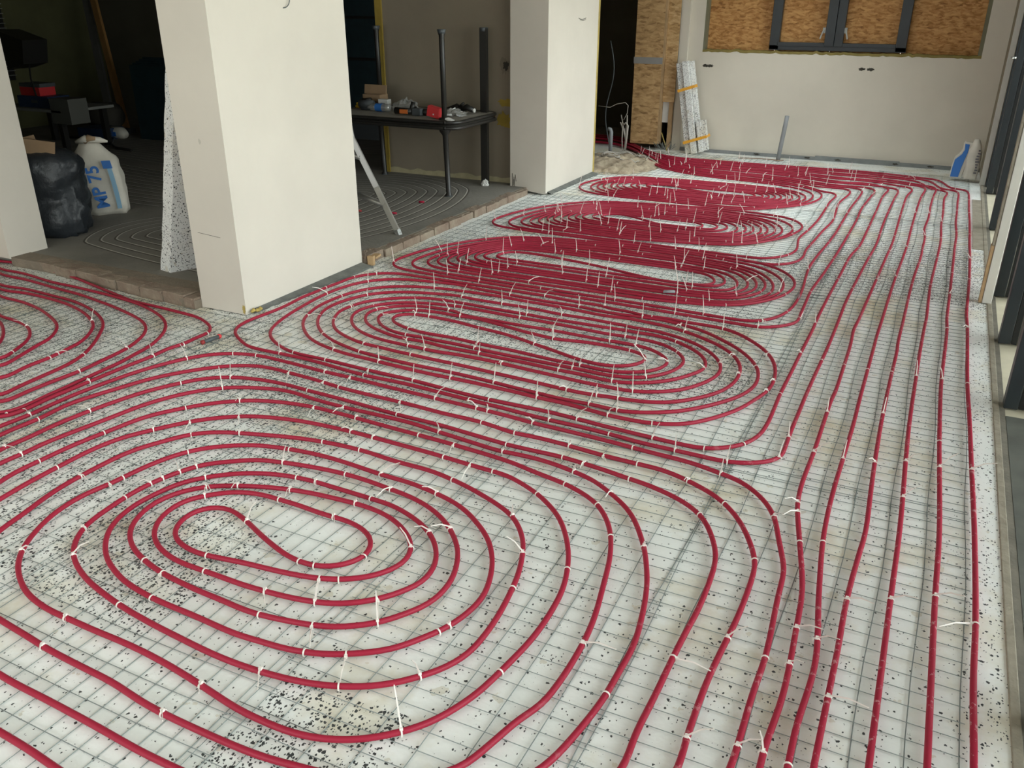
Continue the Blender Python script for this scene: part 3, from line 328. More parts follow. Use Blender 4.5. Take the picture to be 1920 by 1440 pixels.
TIES=[[-1.845,1.77,-0.35,0.061,-0.01,0.091],[-1.548,1.671,-0.12],[-1.384,1.779,1.68],[-1.605,1.921,-3.08,0.067,-0.079,0.037],[-1.841,1.926,-3.13],[-1.849,1.995,0.26,0.056,-0.09,0.029],[-2.034,1.934,0.46,0.056,-0.084,0.043],[-2.182,1.927,-2.36,0.069,-0.062,0.059],[-2.091,1.83,-2.31,0.069,-0.046,0.073],[-1.883,2.073,-3.08],[-1.802,2.078,-3.08,0.068,-0.08,0.034],[-1.589,2.023,0.05,0.064,-0.065,0.062],[-1.559,2.071,3.1],[-1.53,2.154,-0.12,0.015,-0.106,0.026],[-1.738,2.171,-0.04],[-1.62,2.226,2.6,0.089,-0.006,0.065],[-1.275,1.881,-1.12,-0.003,-0.049,0.099],[-1.384,1.651,-2.59],[-1.38,1.534,0.34,0.038,-0.015,0.102],[-1.543,1.51,0.1,0.071,-0.079,0.03],[-1.826,1.568,-3.01],[-1.773,1.504,0.02],[-1.488,1.421,-3.0],[-1.324,1.452,-2.82,0.062,-0.09,0.007],[-1.168,1.539,-2.47,0.008,-0.007,0.109],[-1.817,1.341,-0.11],[-1.877,1.277,3.01],[-1.965,1.171,0.0,0.085,-0.056,0.042],[-1.98,1.463,2.91],[-1.879,1.44,3.02,0.074,-0.079,0.019],[-2.196,1.381,2.49,0.086,0.004,0.069],[-2.365,1.327,-0.92,0.097,-0.02,0.049],[-2.3,1.501,2.06,0.094,-0.05,0.028],[-2.332,1.696,1.67],[-2.449,1.791,-1.66],[-2.455,1.736,-1.83,0.093,-0.055,0.02],[-2.596,1.73,1.56,0.099,-0.041,0.023],[-1.368,2.309,-0.18],[-1.37,2.201,2.95,-0.003,-0.088,0.066],[-1.067,2.189,-0.52,0.032,-0.066,0.082],[-1.216,2.029,-0.67,-0.015,-0.094,0.055],[-1.268,1.982,2.41,0.001,-0.087,0.067],[-0.945,2.011,-1.16,-0.026,-0.062,0.087],[-0.898,1.843,-1.43],[-1.264,2.428,3.06],[-1.051,2.356,2.51],[-0.99,2.462,-0.37],[-0.995,2.557,2.85,0.04,-0.074,0.071],[-0.836,2.382,-0.85],[-0.73,2.222,-1.16],[-0.818,2.478,0.34,0.011,-0.104,0.034],[-0.789,1.999,1.83],[-0.796,2.598,-0.09],[-0.6,2.679,2.73,0.007,-0.099,0.048],[-0.506,2.782,-0.28,0.015,-0.063,0.089],[-0.505,2.478,-0.7],[-0.446,2.584,2.42],[-0.276,2.573,-1.28,0.04,-0.083,0.06],[-0.615,2.213,2.06,0.024,-0.083,0.069],[-0.285,2.298,1.86],[-0.22,2.697,1.63,-0.035,-0.09,0.052],[-0.21,2.635,1.77,-0.037,-0.099,0.03],[-0.175,2.458,1.76],[-1.917,1.063,3.02,0.078,-0.057,0.053],[-1.433,1.144,-0.15,0.069,-0.067,0.053],[-1.448,1.033,3.07,0.075,-0.059,0.054],[-1.331,1.248,-3.01,0.067,-0.082,0.028],[-1.276,1.356,0.23],[-1.438,1.63,-2.79,0.057,-0.093,-0.01],[-1.228,1.624,0.85,0.064,-0.088,-0.012],[-1.172,1.399,0.49,0.048,-0.097,-0.019],[-0.998,1.582,1.18],[-0.984,1.616,1.18,0.048,-0.068,0.072],[-1.119,1.295,-2.68],[-0.954,1.415,-2.23,0.018,-0.055,0.094],[-0.897,1.24,0.73,-0.028,0.023,0.104],[-0.776,1.519,1.41],[-1.493,1.673,0.33],[-0.623,1.709,-1.48,0.102,-0.023,0.033],[-0.503,1.567,1.54],[-0.39,1.768,-1.6,0.106,-0.027,0.011],[-0.284,1.517,1.64,0.065,-0.033,0.083],[-0.278,1.904,1.52,0.055,-0.042,0.086],[-0.171,1.873,-1.51],[-0.117,2.028,1.64,0.07,-0.059,0.061],[-0.059,2.004,1.68,0.056,-0.066,0.068],[-0.114,1.553,1.62,-0.011,-0.045,0.1],[-0.171,1.546,-1.55,0.056,-0.045,0.083],[-0.11,1.875,1.61,0.037,-0.072,0.074],[-0.109,2.491,1.67],[-0.006,2.219,1.54,0.07,-0.067,0.053],[0.108,2.276,1.57,0.063,-0.063,0.065],[0.224,2.349,1.57,0.065,-0.064,0.062],[0.329,2.267,1.55,-0.092,-0.061,-0.003],[-0.003,1.798,1.57,0.092,-0.044,0.04],[-0.056,1.544,1.59],[-2.296,1.913,1.29,0.052,-0.054,0.081],[-2.13,1.879,0.73,0.086,-0.061,0.03],[-2.314,1.85,1.29,0.047,-0.053,0.085],[-2.325,1.803,1.5,0.049,-0.08,0.057],[-3.94,2.899,-0.6,0.068,-0.022,0.083],[-4.181,2.69,-0.52,0.034,-0.085,0.06],[-3.917,2.413,-1.08],[-3.703,2.5,-1.38,0.107,-0.009,0.022],[-3.692,2.447,-1.38],[-3.58,2.547,-1.01],[-3.455,2.7,-1.2,0.03,-0.07,0.079],[-3.261,2.685,-1.47,0.054,-0.051,0.081],[-3.091,2.736,1.16,0.033,-0.054,0.09],[-3.421,2.395,-1.65,0.076,-0.064,0.047],[-3.281,2.334,-1.61,0.079,-0.065,0.04],[-2.934,2.884,0.55],[-2.737,2.657,0.3,0.053,-0.046,0.084],[-2.688,2.55,-2.31,0.02,-0.022,0.106],[-2.897,2.508,0.99],[-3.023,2.123,1.47,0.041,-0.082,0.061],[-3.147,1.974,-1.68],[-3.215,1.986,1.63,0.067,-0.062,0.061],[-3.304,1.948,-1.66],[-3.046,1.753,1.63,0.092,-0.043,0.042],[-2.937,1.744,-1.7,0.044,-0.069,0.074],[-2.832,1.739,1.54],[-2.684,2.326,1.02],[-2.524,2.482,0.52,0.059,-0.084,0.039],[-2.568,2.236,-2.34,0.027,-0.059,-0.022],[-2.647,2.117,-2.16,0.081,-0.056,0.048],[-2.42,2.364,-2.68,0.074,-0.081,0.008],[-2.729,1.736,-1.55],[-2.803,2.009,1.4],[-2.479,2.155,0.66],[-2.383,2.042,-2.27],[-2.269,1.969,1.12,0.059,-0.057,0.073],[-2.313,2.249,0.41,0.061,-0.078,0.048],[-3.242,2.865,-1.91],[-3.25,3.036,-1.67],[-2.676,3.026,-0.02],[-2.477,3.021,-0.02],[-2.729,2.988,3.13,0.044,-0.052,0.086],[-2.521,3.145,2.95,0.036,-0.074,0.073],[-2.814,2.917,-0.01],[-2.389,2.902,-0.07,0.066,-0.079,0.039],[-2.216,3.006,-0.06,0.057,-0.093,0.016],[-2.205,2.95,-3.13],[-2.53,2.818,3.07,0.097,-0.15,-0.019],[-2.226,2.789,3.09],[-2.329,2.698,-0.05],[-2.243,2.9,-0.01,0.05,-0.097,0.016],[-2.319,2.802,3.01,0.042,-0.1,0.018],[-2.083,2.63,-3.13,0.023,-0.106,0.018],[-2.194,2.573,-0.0,0.045,-0.1,0.003],[-1.976,2.569,-0.06,0.067,-0.074,0.046],[-1.894,2.78,3.13,0.06,-0.092,-0.004],[-1.841,2.671,-0.07],[-1.601,2.61,3.01,0.035,-0.074,0.074],[-1.779,2.879,-0.04,0.073,-0.035,0.075],[-1.968,2.999,-0.03,0.036,-0.043,0.095],[-1.829,3.099,3.14,0.038,-0.048,0.091],[-2.145,3.26,3.09],[-1.562,2.97,-0.05],[-1.64,2.931,3.08],[-1.57,2.871,-0.05,0.001,-0.088,0.066],[-1.515,2.868,-0.05,0.037,-0.08,0.066],[-1.488,2.763,2.97],[-1.661,2.552,-0.06],[-1.921,2.457,3.12,0.026,-0.092,0.055],[-1.812,2.455,3.12,0.053,-0.092,0.029],[-1.97,2.337,0.19],[-1.801,2.347,0.06],[-1.493,2.542,-0.06,0.037,-0.103,0.013],[-1.3,2.577,-2.97,0.053,-0.082,0.051],[-1.312,2.637,-0.08],[-1.481,2.441,3.07],[-1.36,2.432,3.1,0.02,-0.107,-0.012],[-2.001,2.138,0.27,0.053,-0.032,0.091],[-2.046,2.231,-3.05],[-1.326,2.738,-3.09],[-1.088,2.735,3.04,0.039,-0.081,0.063],[-1.076,2.64,0.02],[-0.984,2.629,-0.13,0.024,-0.103,0.031],[-0.939,2.72,3.12,0.046,-0.099,0.016],[-0.805,2.717,3.13],[-0.508,2.881,-2.79,0.017,-0.058,0.092],[-0.611,2.947,0.06],[-0.708,2.882,3.13,0.014,-0.061,0.09],[-0.817,2.944,-0.05,0.038,-0.052,0.089],[-0.861,2.831,-0.08],[-0.983,2.897,3.08],[-1.148,2.965,-0.07,0.059,-0.053,0.077],[-1.047,3.056,-3.12,0.047,-0.075,0.066],[-1.028,3.118,0.01,0.022,-0.068,0.083],[-1.157,3.122,-0.05,0.043,-0.027,0.098],[-1.298,2.851,-0.1,0.009,-0.092,0.059],[-1.249,2.905,3.14,0.022,-0.071,0.081],[-1.386,3.084,3.12,0.024,-0.047,0.097],[-0.483,3.048,1.18],[-0.859,3.067,-2.91],[-2.964,3.489,1.98,0.108,-0.012,0.015],[-2.703,3.298,-0.65],[-2.788,3.497,2.07],[-2.839,3.72,1.35,0.079,-0.073,0.023],[-2.731,3.789,-2.24],[-2.679,3.74,1.43,0.103,-0.027,0.026],[-2.606,3.687,-1.51,0.102,-0.04,0.007],[-2.525,3.684,1.93],[-2.346,3.559,2.82],[-2.313,3.48,-0.07],[-2.22,3.354,-0.03,0.025,-0.084,0.066],[-2.274,3.431,-3.1],[-2.121,3.351,-0.03,0.019,-0.057,0.092],[-2.434,3.278,2.91,0.086,-0.062,0.03],[-2.39,3.179,-0.25],[-2.233,3.113,3.02,0.035,-0.049,0.092],[-3.0,3.849,1.51],[-3.178,3.937,1.47],[-3.103,3.845,-1.66,-0.024,-0.093,0.054],[-3.153,4.189,1.47],[-3.026,4.157,-2.04,0.05,-0.048,0.085],[-2.877,3.934,-1.99,0.063,-0.071,0.056],[-2.465,3.829,-2.9,0.026,-0.057,0.09],[-2.351,3.774,0.02,0.029,-0.032,0.101],[-2.305,3.908,-0.03,0.008,-0.077,0.078],[-2.437,3.768,0.1,0.041,-0.092,0.045],[-2.587,4.225,0.23,0.018,-0.037,0.102],[-3.065,4.311,0.72,0.049,-0.079,0.059],[-2.2,3.85,-2.9,0.048,-0.039,0.091],[-2.355,4.152,2.94,0.056,-0.041,0.085],[-2.089,4.143,-3.12,0.024,-0.054,0.093],[-2.119,4.308,3.08,0.055,-0.036,0.088],[-1.897,3.978,3.12,0.02,-0.065,0.086],[-1.884,4.041,-0.02,0.027,-0.048,0.095],[-1.71,4.126,-3.13,0.021,-0.086,0.066],[-1.606,3.767,3.01,0.024,-0.058,0.091],[-1.66,3.655,-0.33,0.015,-0.073,0.08],[-1.656,3.875,0.02,0.05,-0.052,0.083],[-1.675,4.293,3.14,0.019,-0.066,0.086],[-1.546,4.358,-0.65,0.023,-0.054,0.093],[-1.335,3.865,0.1,0.012,-0.037,0.103],[-1.927,4.383,-0.1,0.074,-0.06,0.056],[-1.852,3.42,3.11,0.042,-0.067,0.076],[-1.922,3.536,3.07,0.03,-0.043,0.097],[-1.905,3.471,-0.06,0.054,-0.079,0.055],[-1.421,3.403,3.14,0.051,-0.066,0.071],[-1.371,3.455,-0.01,0.039,-0.071,0.074],[-1.351,3.502,3.1,0.036,-0.082,0.063],[-1.152,3.393,-3.01,0.023,-0.049,0.096],[-1.16,3.222,-3.01,0.026,-0.073,0.078],[-1.3,3.216,3.07,0.004,-0.1,0.045],[-1.404,3.125,-0.06,0.028,-0.059,0.089],[-1.627,3.143,-0.11,0.025,-0.029,0.103],[-1.696,3.357,-0.08,0.034,-0.098,0.037],[-2.31,3.988,-3.01,0.039,-0.086,0.056],[-1.027,4.006,-0.44],[-0.981,3.868,2.48],[-0.814,3.721,-1.47,-0.016,-0.095,0.054],[-0.758,3.816,2.08,0.044,-0.08,0.061],[-0.722,3.94,-1.08,-0.004,-0.105,0.032],[-0.65,3.724,-1.55,0.007,-0.105,0.033],[-0.596,3.854,2.05],[-0.574,4.039,-1.17,0.006,-0.108,0.02],[-0.49,3.717,-1.46,-0.002,-0.105,0.033],[-0.498,3.59,-1.64,0.003,-0.105,0.034],[-1.03,4.169,-0.45,0.025,-0.051,0.094],[-1.075,4.262,2.93,-0.002,-0.109,0.017],[-0.859,4.301,-0.12,0.008,-0.053,0.096],[-1.254,4.316,0.06],[-1.298,4.282,-3.08,0.018,-0.058,0.092],[-1.196,3.864,-0.08,0.025,-0.044,0.098],[-0.988,3.715,-1.55,-0.021,-0.097,0.046],[-1.094,3.694,1.49,-0.044,-0.052,0.087],[-1.029,3.504,0.81,0.006,-0.056,0.094],[-1.033,3.333,0.28,0.01,-0.041,0.102],[-1.065,3.232,-3.06,0.01,-0.059,0.092],[-1.284,3.961,-3.14,0.026,-0.067,0.083],[-1.2,3.788,3.01],[-0.698,4.408,0.01,0.013,-0.093,0.057],[-0.703,4.521,0.95,0.046,-0.099,0.012],[-0.225,3.096,1.56,0.058,-0.055,0.076],[-0.333,3.18,-1.55,0.003,-0.06,0.092],[-0.337,2.994,-1.6,0.015,-0.051,0.097],[-0.227,3.484,1.57,0.004,-0.063,0.09],[-0.118,3.091,1.56,0.005,-0.048,0.099],[-0.007,3.112,1.6,-0.022,-0.094,0.053],[0.097,3.175,1.59,0.043,-0.07,0.073],[0.104,2.894,1.59,0.045,-0.055,0.084],[0.213,3.182,1.6,0.046,-0.047,0.088],[0.32,3.213,1.59,0.067,-0.055,0.067],[0.2,4.073,1.38,-0.023,-0.071,0.081],[0.091,4.061,1.69,-0.011,-0.056,0.094],[0.304,4.073,1.59],[0.302,4.88,1.57,-0.029,-0.102,0.029],[0.207,3.407,1.6],[-0.015,4.061,1.56],[-0.014,3.575,1.57,0.002,-0.058,0.094],[-0.119,4.044,1.82],[-0.224,4.053,1.56],[-0.329,4.066,-1.58],[-0.435,4.118,1.57,-0.008,-0.101,0.042],[-0.438,3.585,1.6],[0.205,4.82,1.56],[-0.434,4.596,1.59,0.002,-0.075,0.08]]


PR = 0.0086
ZP = 0.0160
# ------------------------------------------------------------------ the setting
FZ = 0.055      # level of the old concrete floor behind the pillars
fl = MB(); fl.box(-7.0, 0.405, -2.5, 10.1, -0.05, 0.0); struct(fl.build('floor', M_FOAM))
def poly_floor():
    b = MB()
    b.box(-10.9, -3.33, 3.47, 9.1, -0.04, FZ)
    return b
struct(poly_floor().build('floor_concrete', M_SCREED))
# milled grooves of the old floor: nested ovals, parts of that floor
def grooves(name, cx, cy, rx, ry, ang, n, dr, keep, parent=None):
    b = MB()
    for k in range(n):
        ax = rx - k * dr; ay = ry - k * dr
        if ay < 0.03: break
        pts = []
        N = 96
        for i in range(N + 1):
            t = 2 * math.pi * i / N; c, s = math.cos(t), math.sin(t)
            x = (ax - ay) * (1 if c > 0 else -1) * min(1, abs(c) * 1.6) + ay * c; y = ay * s
            X = cx + x * math.cos(ang) - y * math.sin(ang); Y = cy + x * math.sin(ang) + y * math.cos(ang)
            pts.append((X, Y))
        for j, (wd, z, mi) in enumerate(((0.019, FZ + 0.0012, 0), (0.010, FZ + 0.0020, 1))):
            off = 0.009 * j
            for p, q in zip(pts, pts[1:]):
                if not (keep(*p) and keep(*q)): continue
                d = Vector((q[0] - p[0], q[1] - p[1])); 
                if d.length < 1e-6: continue
                d.normalize(); nn = Vector((-d.y, d.x)) * (wd / 2); o = Vector((-d.y, d.x)) * off
                a = Vector(p) + o; c2 = Vector(q) + o
                b.add([(a.x - nn.x, a.y - nn.y, z), (c2.x - nn.x, c2.y - nn.y, z), (c2.x + nn.x, c2.y + nn.y, z), (a.x + nn.x, a.y + nn.y, z)], [(0, 1, 2, 3)], mi)
    return b
root = bpy.data.objects['floor_concrete']
kp = lambda x, y: -10.8 < x < -3.42 and 3.56 < y < 9.0
grooves('a', -4.45, 5.68, 1.38, 0.98, R(92), 10, 0.092, lambda x, y: kp(x, y) and -6.3 < x < -3.42 and y < 7.12).build('floor_groove', M_GROOVE, root, mats=[M_GROOVE, M_GROOVE_L])
grooves('b', -3.75, 4.35, 1.7, 0.62, R(178), 6, 0.10, lambda x, y: kp(x, y) and x < -3.66 and y < 4.98).build('floor_groove', M_GROOVE, root, mats=[M_GROOVE, M_GROOVE_L])
grooves('c', -7.0, 6.3, 2.6, 1.25, R(172), 12, 0.10, lambda x, y: kp(x, y) and x < -5.3 and not (x > -5.5 and y < 5.0)).build('floor_groove', M_GROOVE, root, mats=[M_GROOVE, M_GROOVE_L])
grooves('d', -5.9, 8.0, 0.9, 0.7, R(20), 6, 0.10, lambda x, y: kp(x, y) and y > 7.25).build('floor_groove', M_GROOVE, root, mats=[M_GROOVE, M_GROOVE_L])

H = 2.62
def wallbox(name, x0, x1, y0, y1, z0, z1, m):
    b = MB(); b.box(x0, x1, y0, y1, z0, z1); return struct(b.build(name, m))
def ragged_box(name, x0, x1, y0, y1, z1, m, zf, n=26):
    """plastered pillar with a torn lower edge; zf(u, side) gives the bottom height"""
    per = []
    for (a, b_, side) in (((x0, y0), (x1, y0), 0), ((x1, y0), (x1, y1), 1), ((x1, y1), (x0, y1), 2), ((x0, y1), (x0, y0), 3)):
        for i in range(n):
            t = i / n; per.append((a[0] + (b_[0] - a[0]) * t, a[1] + (b_[1] - a[1]) * t, zf(t, side)))
    N = len(per); v = per + [(p[0], p[1], z1) for p in per]
    f = [(i, (i + 1) % N, N + (i + 1) % N, N + i) for i in range(N)] + [tuple(range(N, 2 * N)), tuple(range(N))[::-1]]
    return struct(mkobj(name, v, f, m))
rj = random.Random(3)
jag1 = [rj.uniform(0, 1) for _ in range(120)]
def zf1(t, side):
    k = jag1[(int(t * 26) + side * 26) % 120]
    if side == 1: return 0.004 + 0.016 * k * min(1, t * 5)
    return 0.006 * k
ragged_box('wall_pillar', -3.612, -3.287, 3.37, 4.47, H, M_PLASTER, zf1)
ragged_box('wall_pillar_far', -3.465, -3.112, 7.04, 8.20, H, M_PLASTER, lambda t, s: (0.035 - 0.03 * t + 0.006 * jag1[int(t * 26)]) if s == 0 else (0.004 + 0.014 * jag1[int(t * 26) + 40] if s == 1 else 0.01))
ragged_box('wall_left', -7.0, -5.335, 3.43, 3.71, H, M_PLASTER, lambda t, s: FZ - 0.01 + 0.012 * jag1[int(t * 26) + 70])
wallbox('wall_pillar_core', -3.60, -3.30, 3.39, 4.45, 0.0, 0.1, M_MORTAR)
# yellow insulation edge behind the far pillar
b = MB(); b.box(-3.30, -3.122, 8.20, 8.27, 0.0, H); b.build('insulation_layer', M_FOAMY, bpy.data.objects['wall_pillar_far'])
wallbox('wall_recess', -4.83, -3.465, 7.15, 7.35, 0.0, H, M_PLASTER_SHADED)  # shade of the recess is in the darker plaster colour
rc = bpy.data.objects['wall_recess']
b = MB()
b.box(-4.90, -4.83, 7.13, 7.35, FZ, H)
b.build('insulation_edge', M_YELLOWP, rc)
b = MB(); pts = [(-4.83 + 1.36 * i / 30, 0.085 + 0.008 * math.sin(i * 1.1) + 0.012 * jag1[i]) for i in range(31)]
v = [(x, 7.147, FZ - .02) for x, z in pts] + [(x, 7.147, z + .01) for x, z in pts]
b.add(v, [(i, i + 1, 32 + i, 31 + i) for i in range(30)]); b.build('bare_strip', mat('bare_plaster_strip', (0.48, 0.42, 0.26), 0.9, var=0.2, vscale=14), rc)
def blotch(parent, name, m, plane, cx, cz, rx, rz, off, seed, n=22):
    r0 = random.Random(seed); v = []
    for i in range(n):
        a = 2 * math.pi * i / n; k = r0.uniform(0.6, 1.1)
        p, q = cx + rx * k * math.cos(a), cz + rz * k * math.sin(a)
        v.append((p, off, q) if plane == 'y' else (off, p, q))
    return mkobj(name, v, [tuple(range(n))], m, parent)
blotch(rc, 'ochre_patch', M_YELLOWP, 'y', -3.56, 0.76, 0.085, 0.04, 7.146, 5)
blotch(rc, 'ochre_patch', M_YELLOWP, 'y', -3.58, 0.61, 0.085, 0.08, 7.146, 8)
blotch(rc, 'socket_hole', M_GRIME, 'y', -3.56, 1.075, 0.035, 0.04, 7.146, 11)
blotch(rc, 'socket_stain', mat('stain', (0.2, 0.165, 0.12), 0.9), 'y', -3.57, 1.075, 0.06, 0.08, 7.1475, 12)
# far pillar marks
fp = bpy.data.objects['wall_pillar_far']
b = MB(); 
for (z0, z1, x) in ((0.03, 0.17, -3.44), (0.05, 0.14, -3.418), (0.06, 0.12, -3.43), (0.10, 0.16, -3.405)): b.bar((x, 7.0385, z0), (x + rnd.uniform(-.01, .01), 7.0385, z1), 0.004, 0.002, (0, 1, 0))
b.build('charcoal_mark', M_GRIME, fp)
b = MB(); b.tube([(-3.109, 7.70 + .02 * i, 1.455 - .012 * math.sin(i / 9 * math.pi)) for i in range(10)], 0.0022, 5); b.tube([(-3.109, 7.74 + .015 * i, 1.44 - .006 * math.sin(i / 9 * math.pi)) for i in range(10)], 0.0018, 5)
b.build('crack_mark', M_GRIME, fp)
pm = bpy.data.objects['wall_pillar']
b = MB(); b.tube([(-3.286 + 0.012 * math.sin(i / 11 * 3.1), 3.985 - 0.055 * (i / 11) ** 2, 1.66 - 0.1 * math.sin(i / 11 * 1.6)) for i in range(12)], 0.0025, 6)
tag(b.build('wire_hook', M_GREY), 'short dark curved wire sticking out of the near white pillar', 'wire')
b = MB(); b.tube([(-3.56 + .02 * i, 3.3685, 0.44 - .0015 * i) for i in range(9)], 0.0010, 4); b.build('scratch_mark', M_GRIME, pm)
blotch(pm, 'plaster_dent', mat('dent_grey', (0.50, 0.47, 0.40), 0.9), 'y', -3.45, 0.93, 0.012, 0.015, 3.3685, 4)
blotch(pm, 'plaster_chip', M_FOAMY, 'y', -3.30, 0.035, 0.012, 0.03, 3.3685, 14)

# back wall with the boarded window opening
b = MB()
WX0, WX1, WZ0 = -2.58, 0.20, 1.10
b.box(-2.95, WX0, 10.1, 10.4, -0.05, H); b.box(WX0, WX1, 10.1, 10.4, -0.05, WZ0); b.box(WX1, 0.46, 10.1, 10.4, -0.05, H); b.box(WX0, WX1, 10.1, 10.4, 2.25, H)
wb = struct(b.build('wall_back', M_PLASTER_BACK))
for cx, s in ((-2.535, 1), (-2.475, 2), (-0.89, 3), (-0.80, 4)):
    blotch(wb, 'cable_hole', M_GRIME, 'y', cx, 0.935 + (0.015 if s > 2 else 0), 0.038, 0.018, 10.0985, s + 20)
bb = MB(); x = -2.9
while x < 0.38:
    L = rnd.uniform(0.25, 0.6); h = rnd.uniform(0.03, 0.045); bb.box(x, min(x + L, .4), 10.055 + rnd.uniform(-.004, .004), 10.1, 0, h); x += L
struct(bb.build('baseboard_back', mat('grey_foam_strip', (0.24, 0.25, 0.25), 0.85, var=0.2, vscale=9)))
for x in (-1.85, -1.3, -0.98, -0.4, -0.06):
    blotch(bpy.data.objects['baseboard_back'], 'print_mark', M_GRIME, 'y', x, 0.022, 0.035, 0.011, 10.049, int(x * 100))
# boarded window
win = struct(bpy.data.objects.new('window_1', None)); COL.objects.link(win)
def wpart(name, m, boxes, bev=0.003):
    q = MB()
    for t in boxes: q.box(*t)
    o = q.build(name, m, win)
    if bev: bevel(o, bev)
    return o
wpart('window_frame', M_FRAME, [(-1.865, -1.765, 10.12, 10.19, 1.12, 2.22), (-0.60, -0.50, 10.12, 10.19, 1.12, 2.22), (-1.865, -0.50, 10.12, 10.19, 1.115, 1.165), (-1.865, -.5, 10.12, 10.19, 2.17, 2.22)])
SASH = [None, None]
SASH[0] = wpart('sash', M_FRAME, [(-1.30, -1.205, 10.105, 10.17, 1.165, 2.17), (-1.78, -1.2, 10.115, 10.165, 1.155, 1.195)])
SASH[1] = wpart('sash', M_FRAME, [(-1.20, -1.115, 10.105, 10.17, 1.165, 2.17), (-1.2, -.6, 10.115, 10.165, 1.155, 1.195)])
for x0, x1 in ((-2.58, -1.82), (-1.816, -1.25), (-1.246, -0.55), (-0.546, 0.20)):
    q = MB(); q.box(x0, x1, 10.20, 10.215, 1.10, 2.25); q.build('board', M_OSB, win)
for x, dx in ((-1.315, -0.03), (-1.10, 0.028)):
    q = MB(); q.box(x - .014, x + .014, 10.095, 10.105, 1.29, 1.345); q.bar((x, 10.085, 1.335), (x + dx - .0, 10.08, 1.235), 0.014, 0.012, (0, 1, 0)); bevel(q.build('window_handle', M_LIGHTGREY, SASH[0 if x < -1.2 else 1]), 0.002)
q = MB()
xs = [WX0 + (WX1 - WX0) * i / 80 for i in range(81)]
zz = [1.098 + 0.018 * rnd.random() * (1 if rnd.random() < .3 else .4) for _ in xs]
v = [(x, 10.098, z - .024) for x, z in zip(xs, zz)] + [(x, 10.098, z + .002) for x, z in zip(xs, zz)] + [(x, 10.2, z + .002) for x, z in zip(xs, zz)]
q.add(v, [(i, i + 1, 82 + i, 81 + i) for i in range(80)] + [(81 + i, 82 + i, 163 + i, 162 + i) for i in range(80)])
q.build('sealing_foam', mat('olive_foam', (0.27, 0.21, 0.06), 0.85, var=0.3, vscale=12), win)
q = MB(); q.box(-2.58, -2.555, 10.10, 10.2, 1.10, 2.25); q.box(0.165, 0.2, 10.10, 10.2, 1.10, 2.25); q.build('window_reveal', mat('reveal_olive', (0.20, 0.19, 0.12), 0.85, var=0.2), win)
# short return of wall at the right rear corner, then the glazed side
wallbox('wall_right', 0.405, 0.62, 9.35, 10.1, -0.05, H, M_PLASTER_SHADED)  # corner shade put into the plaster colour
q = MB(); q.box(0.395, 0.44, 9.30, 9.36, -0.0, H); struct(q.build('trim_1', M_TIMBER))
# window wall: sill strips, posts, panes, lintel
q = MB(); q.box(0.405, 0.430, -2.5, 9.35, -0.04, 0.006)
struct(bevel(q.build('trim_2', M_SILLB), .003))
q = MB(); q.box(0.430, 0.452, -2.5, 9.35, -0.04, 0.002); struct(q.build('trim_3', M_SILL))
q = MB(); q.box(0.452, 3.2, -4, 12, -0.06, -0.004); struct(q.build('floor_terrace', M_TERRACE))
q = MB(); q.box(0.44, 0.62, -2.5, 9.35, 2.35, H); struct(q.build('wall_lintel', M_PLASTER))
door_i = 0
ys = [9.24, 8.9, 7.40, 5.60, 4.75, 3.90, 1.9, -0.2, -2.3]
for i, y in enumerate(ys):
    e = struct(bpy.data.objects.new('window_%d' % (i + 2), None)); COL.objects.link(e)
    q = MB(); q.box(0.445, 0.500, y, y + 0.07, 0.004, 2.35); bevel(q.build('post', M_FRAME, e), .003)
    q = MB(); q.box(0.505, 0.530, y + .02, y + 0.05, 0.0, 2.35); q.build('gasket', M_FRAME2, e)
    q = MB(); q.box(0.535, 0.590, y + .03, y + 0.09, -0.002, 2.35); bevel(q.build('outer_profile', M_LIGHTGREY, e), .003)
    q = MB(); q.box(0.600, 0.660, y - .03, y + 0.05, -0.002, 2.35); bevel(q.build('outer_post', M_FRAME, e), .003)
    if i < len(ys) - 1:
        q = MB(); q.box(0.62, 0.626, ys[i + 1] + 0.05, y - 0.03, 0.0, 2.35); q.build('pane', M_GLASS, e)
q = MB(); q.tube([(0.44, 8.86, 1.16), (0.40, 8.86, 1.16)], 0.010, 10); q.tube([(0.41, 8.86, 1.16), (0.41, 8.80, 1.16)], 0.008, 8)
q.build('door_handle', M_ALU, bpy.data.objects['window_3'], smooth=True)
q = MB(); q.box(0.453, 0.70, -2.5, 3.82, -0.004, 0.003); struct(q.build('trim_4', mat('threshold_rail', (0.13, 0.135, 0.115), 0.7, var=.3, vscale=6)))
# pale boxed timber beside the glazing
t = thing('door_jamb_board', 'pale painted upright board with raw wood edge standing beside the glazed wall', 'board', (0.36, 5.42, 0))
q = MB(); q.box(0.017, 0.066, 0, 0.07, 0.004, 2.35); bevel(q.build('board', M_TIMBER, t), .003)
q = MB(); q.box(0.0, 0.015, 0.004, 0.07, 0.004, .34); q.build('wood_edge', M_WOOD, t)
q = MB(); q.box(0.003, 0.015, 0.004, 0.07, 0.342, 2.35); q.build('grey_edge', M_SILLB, t)
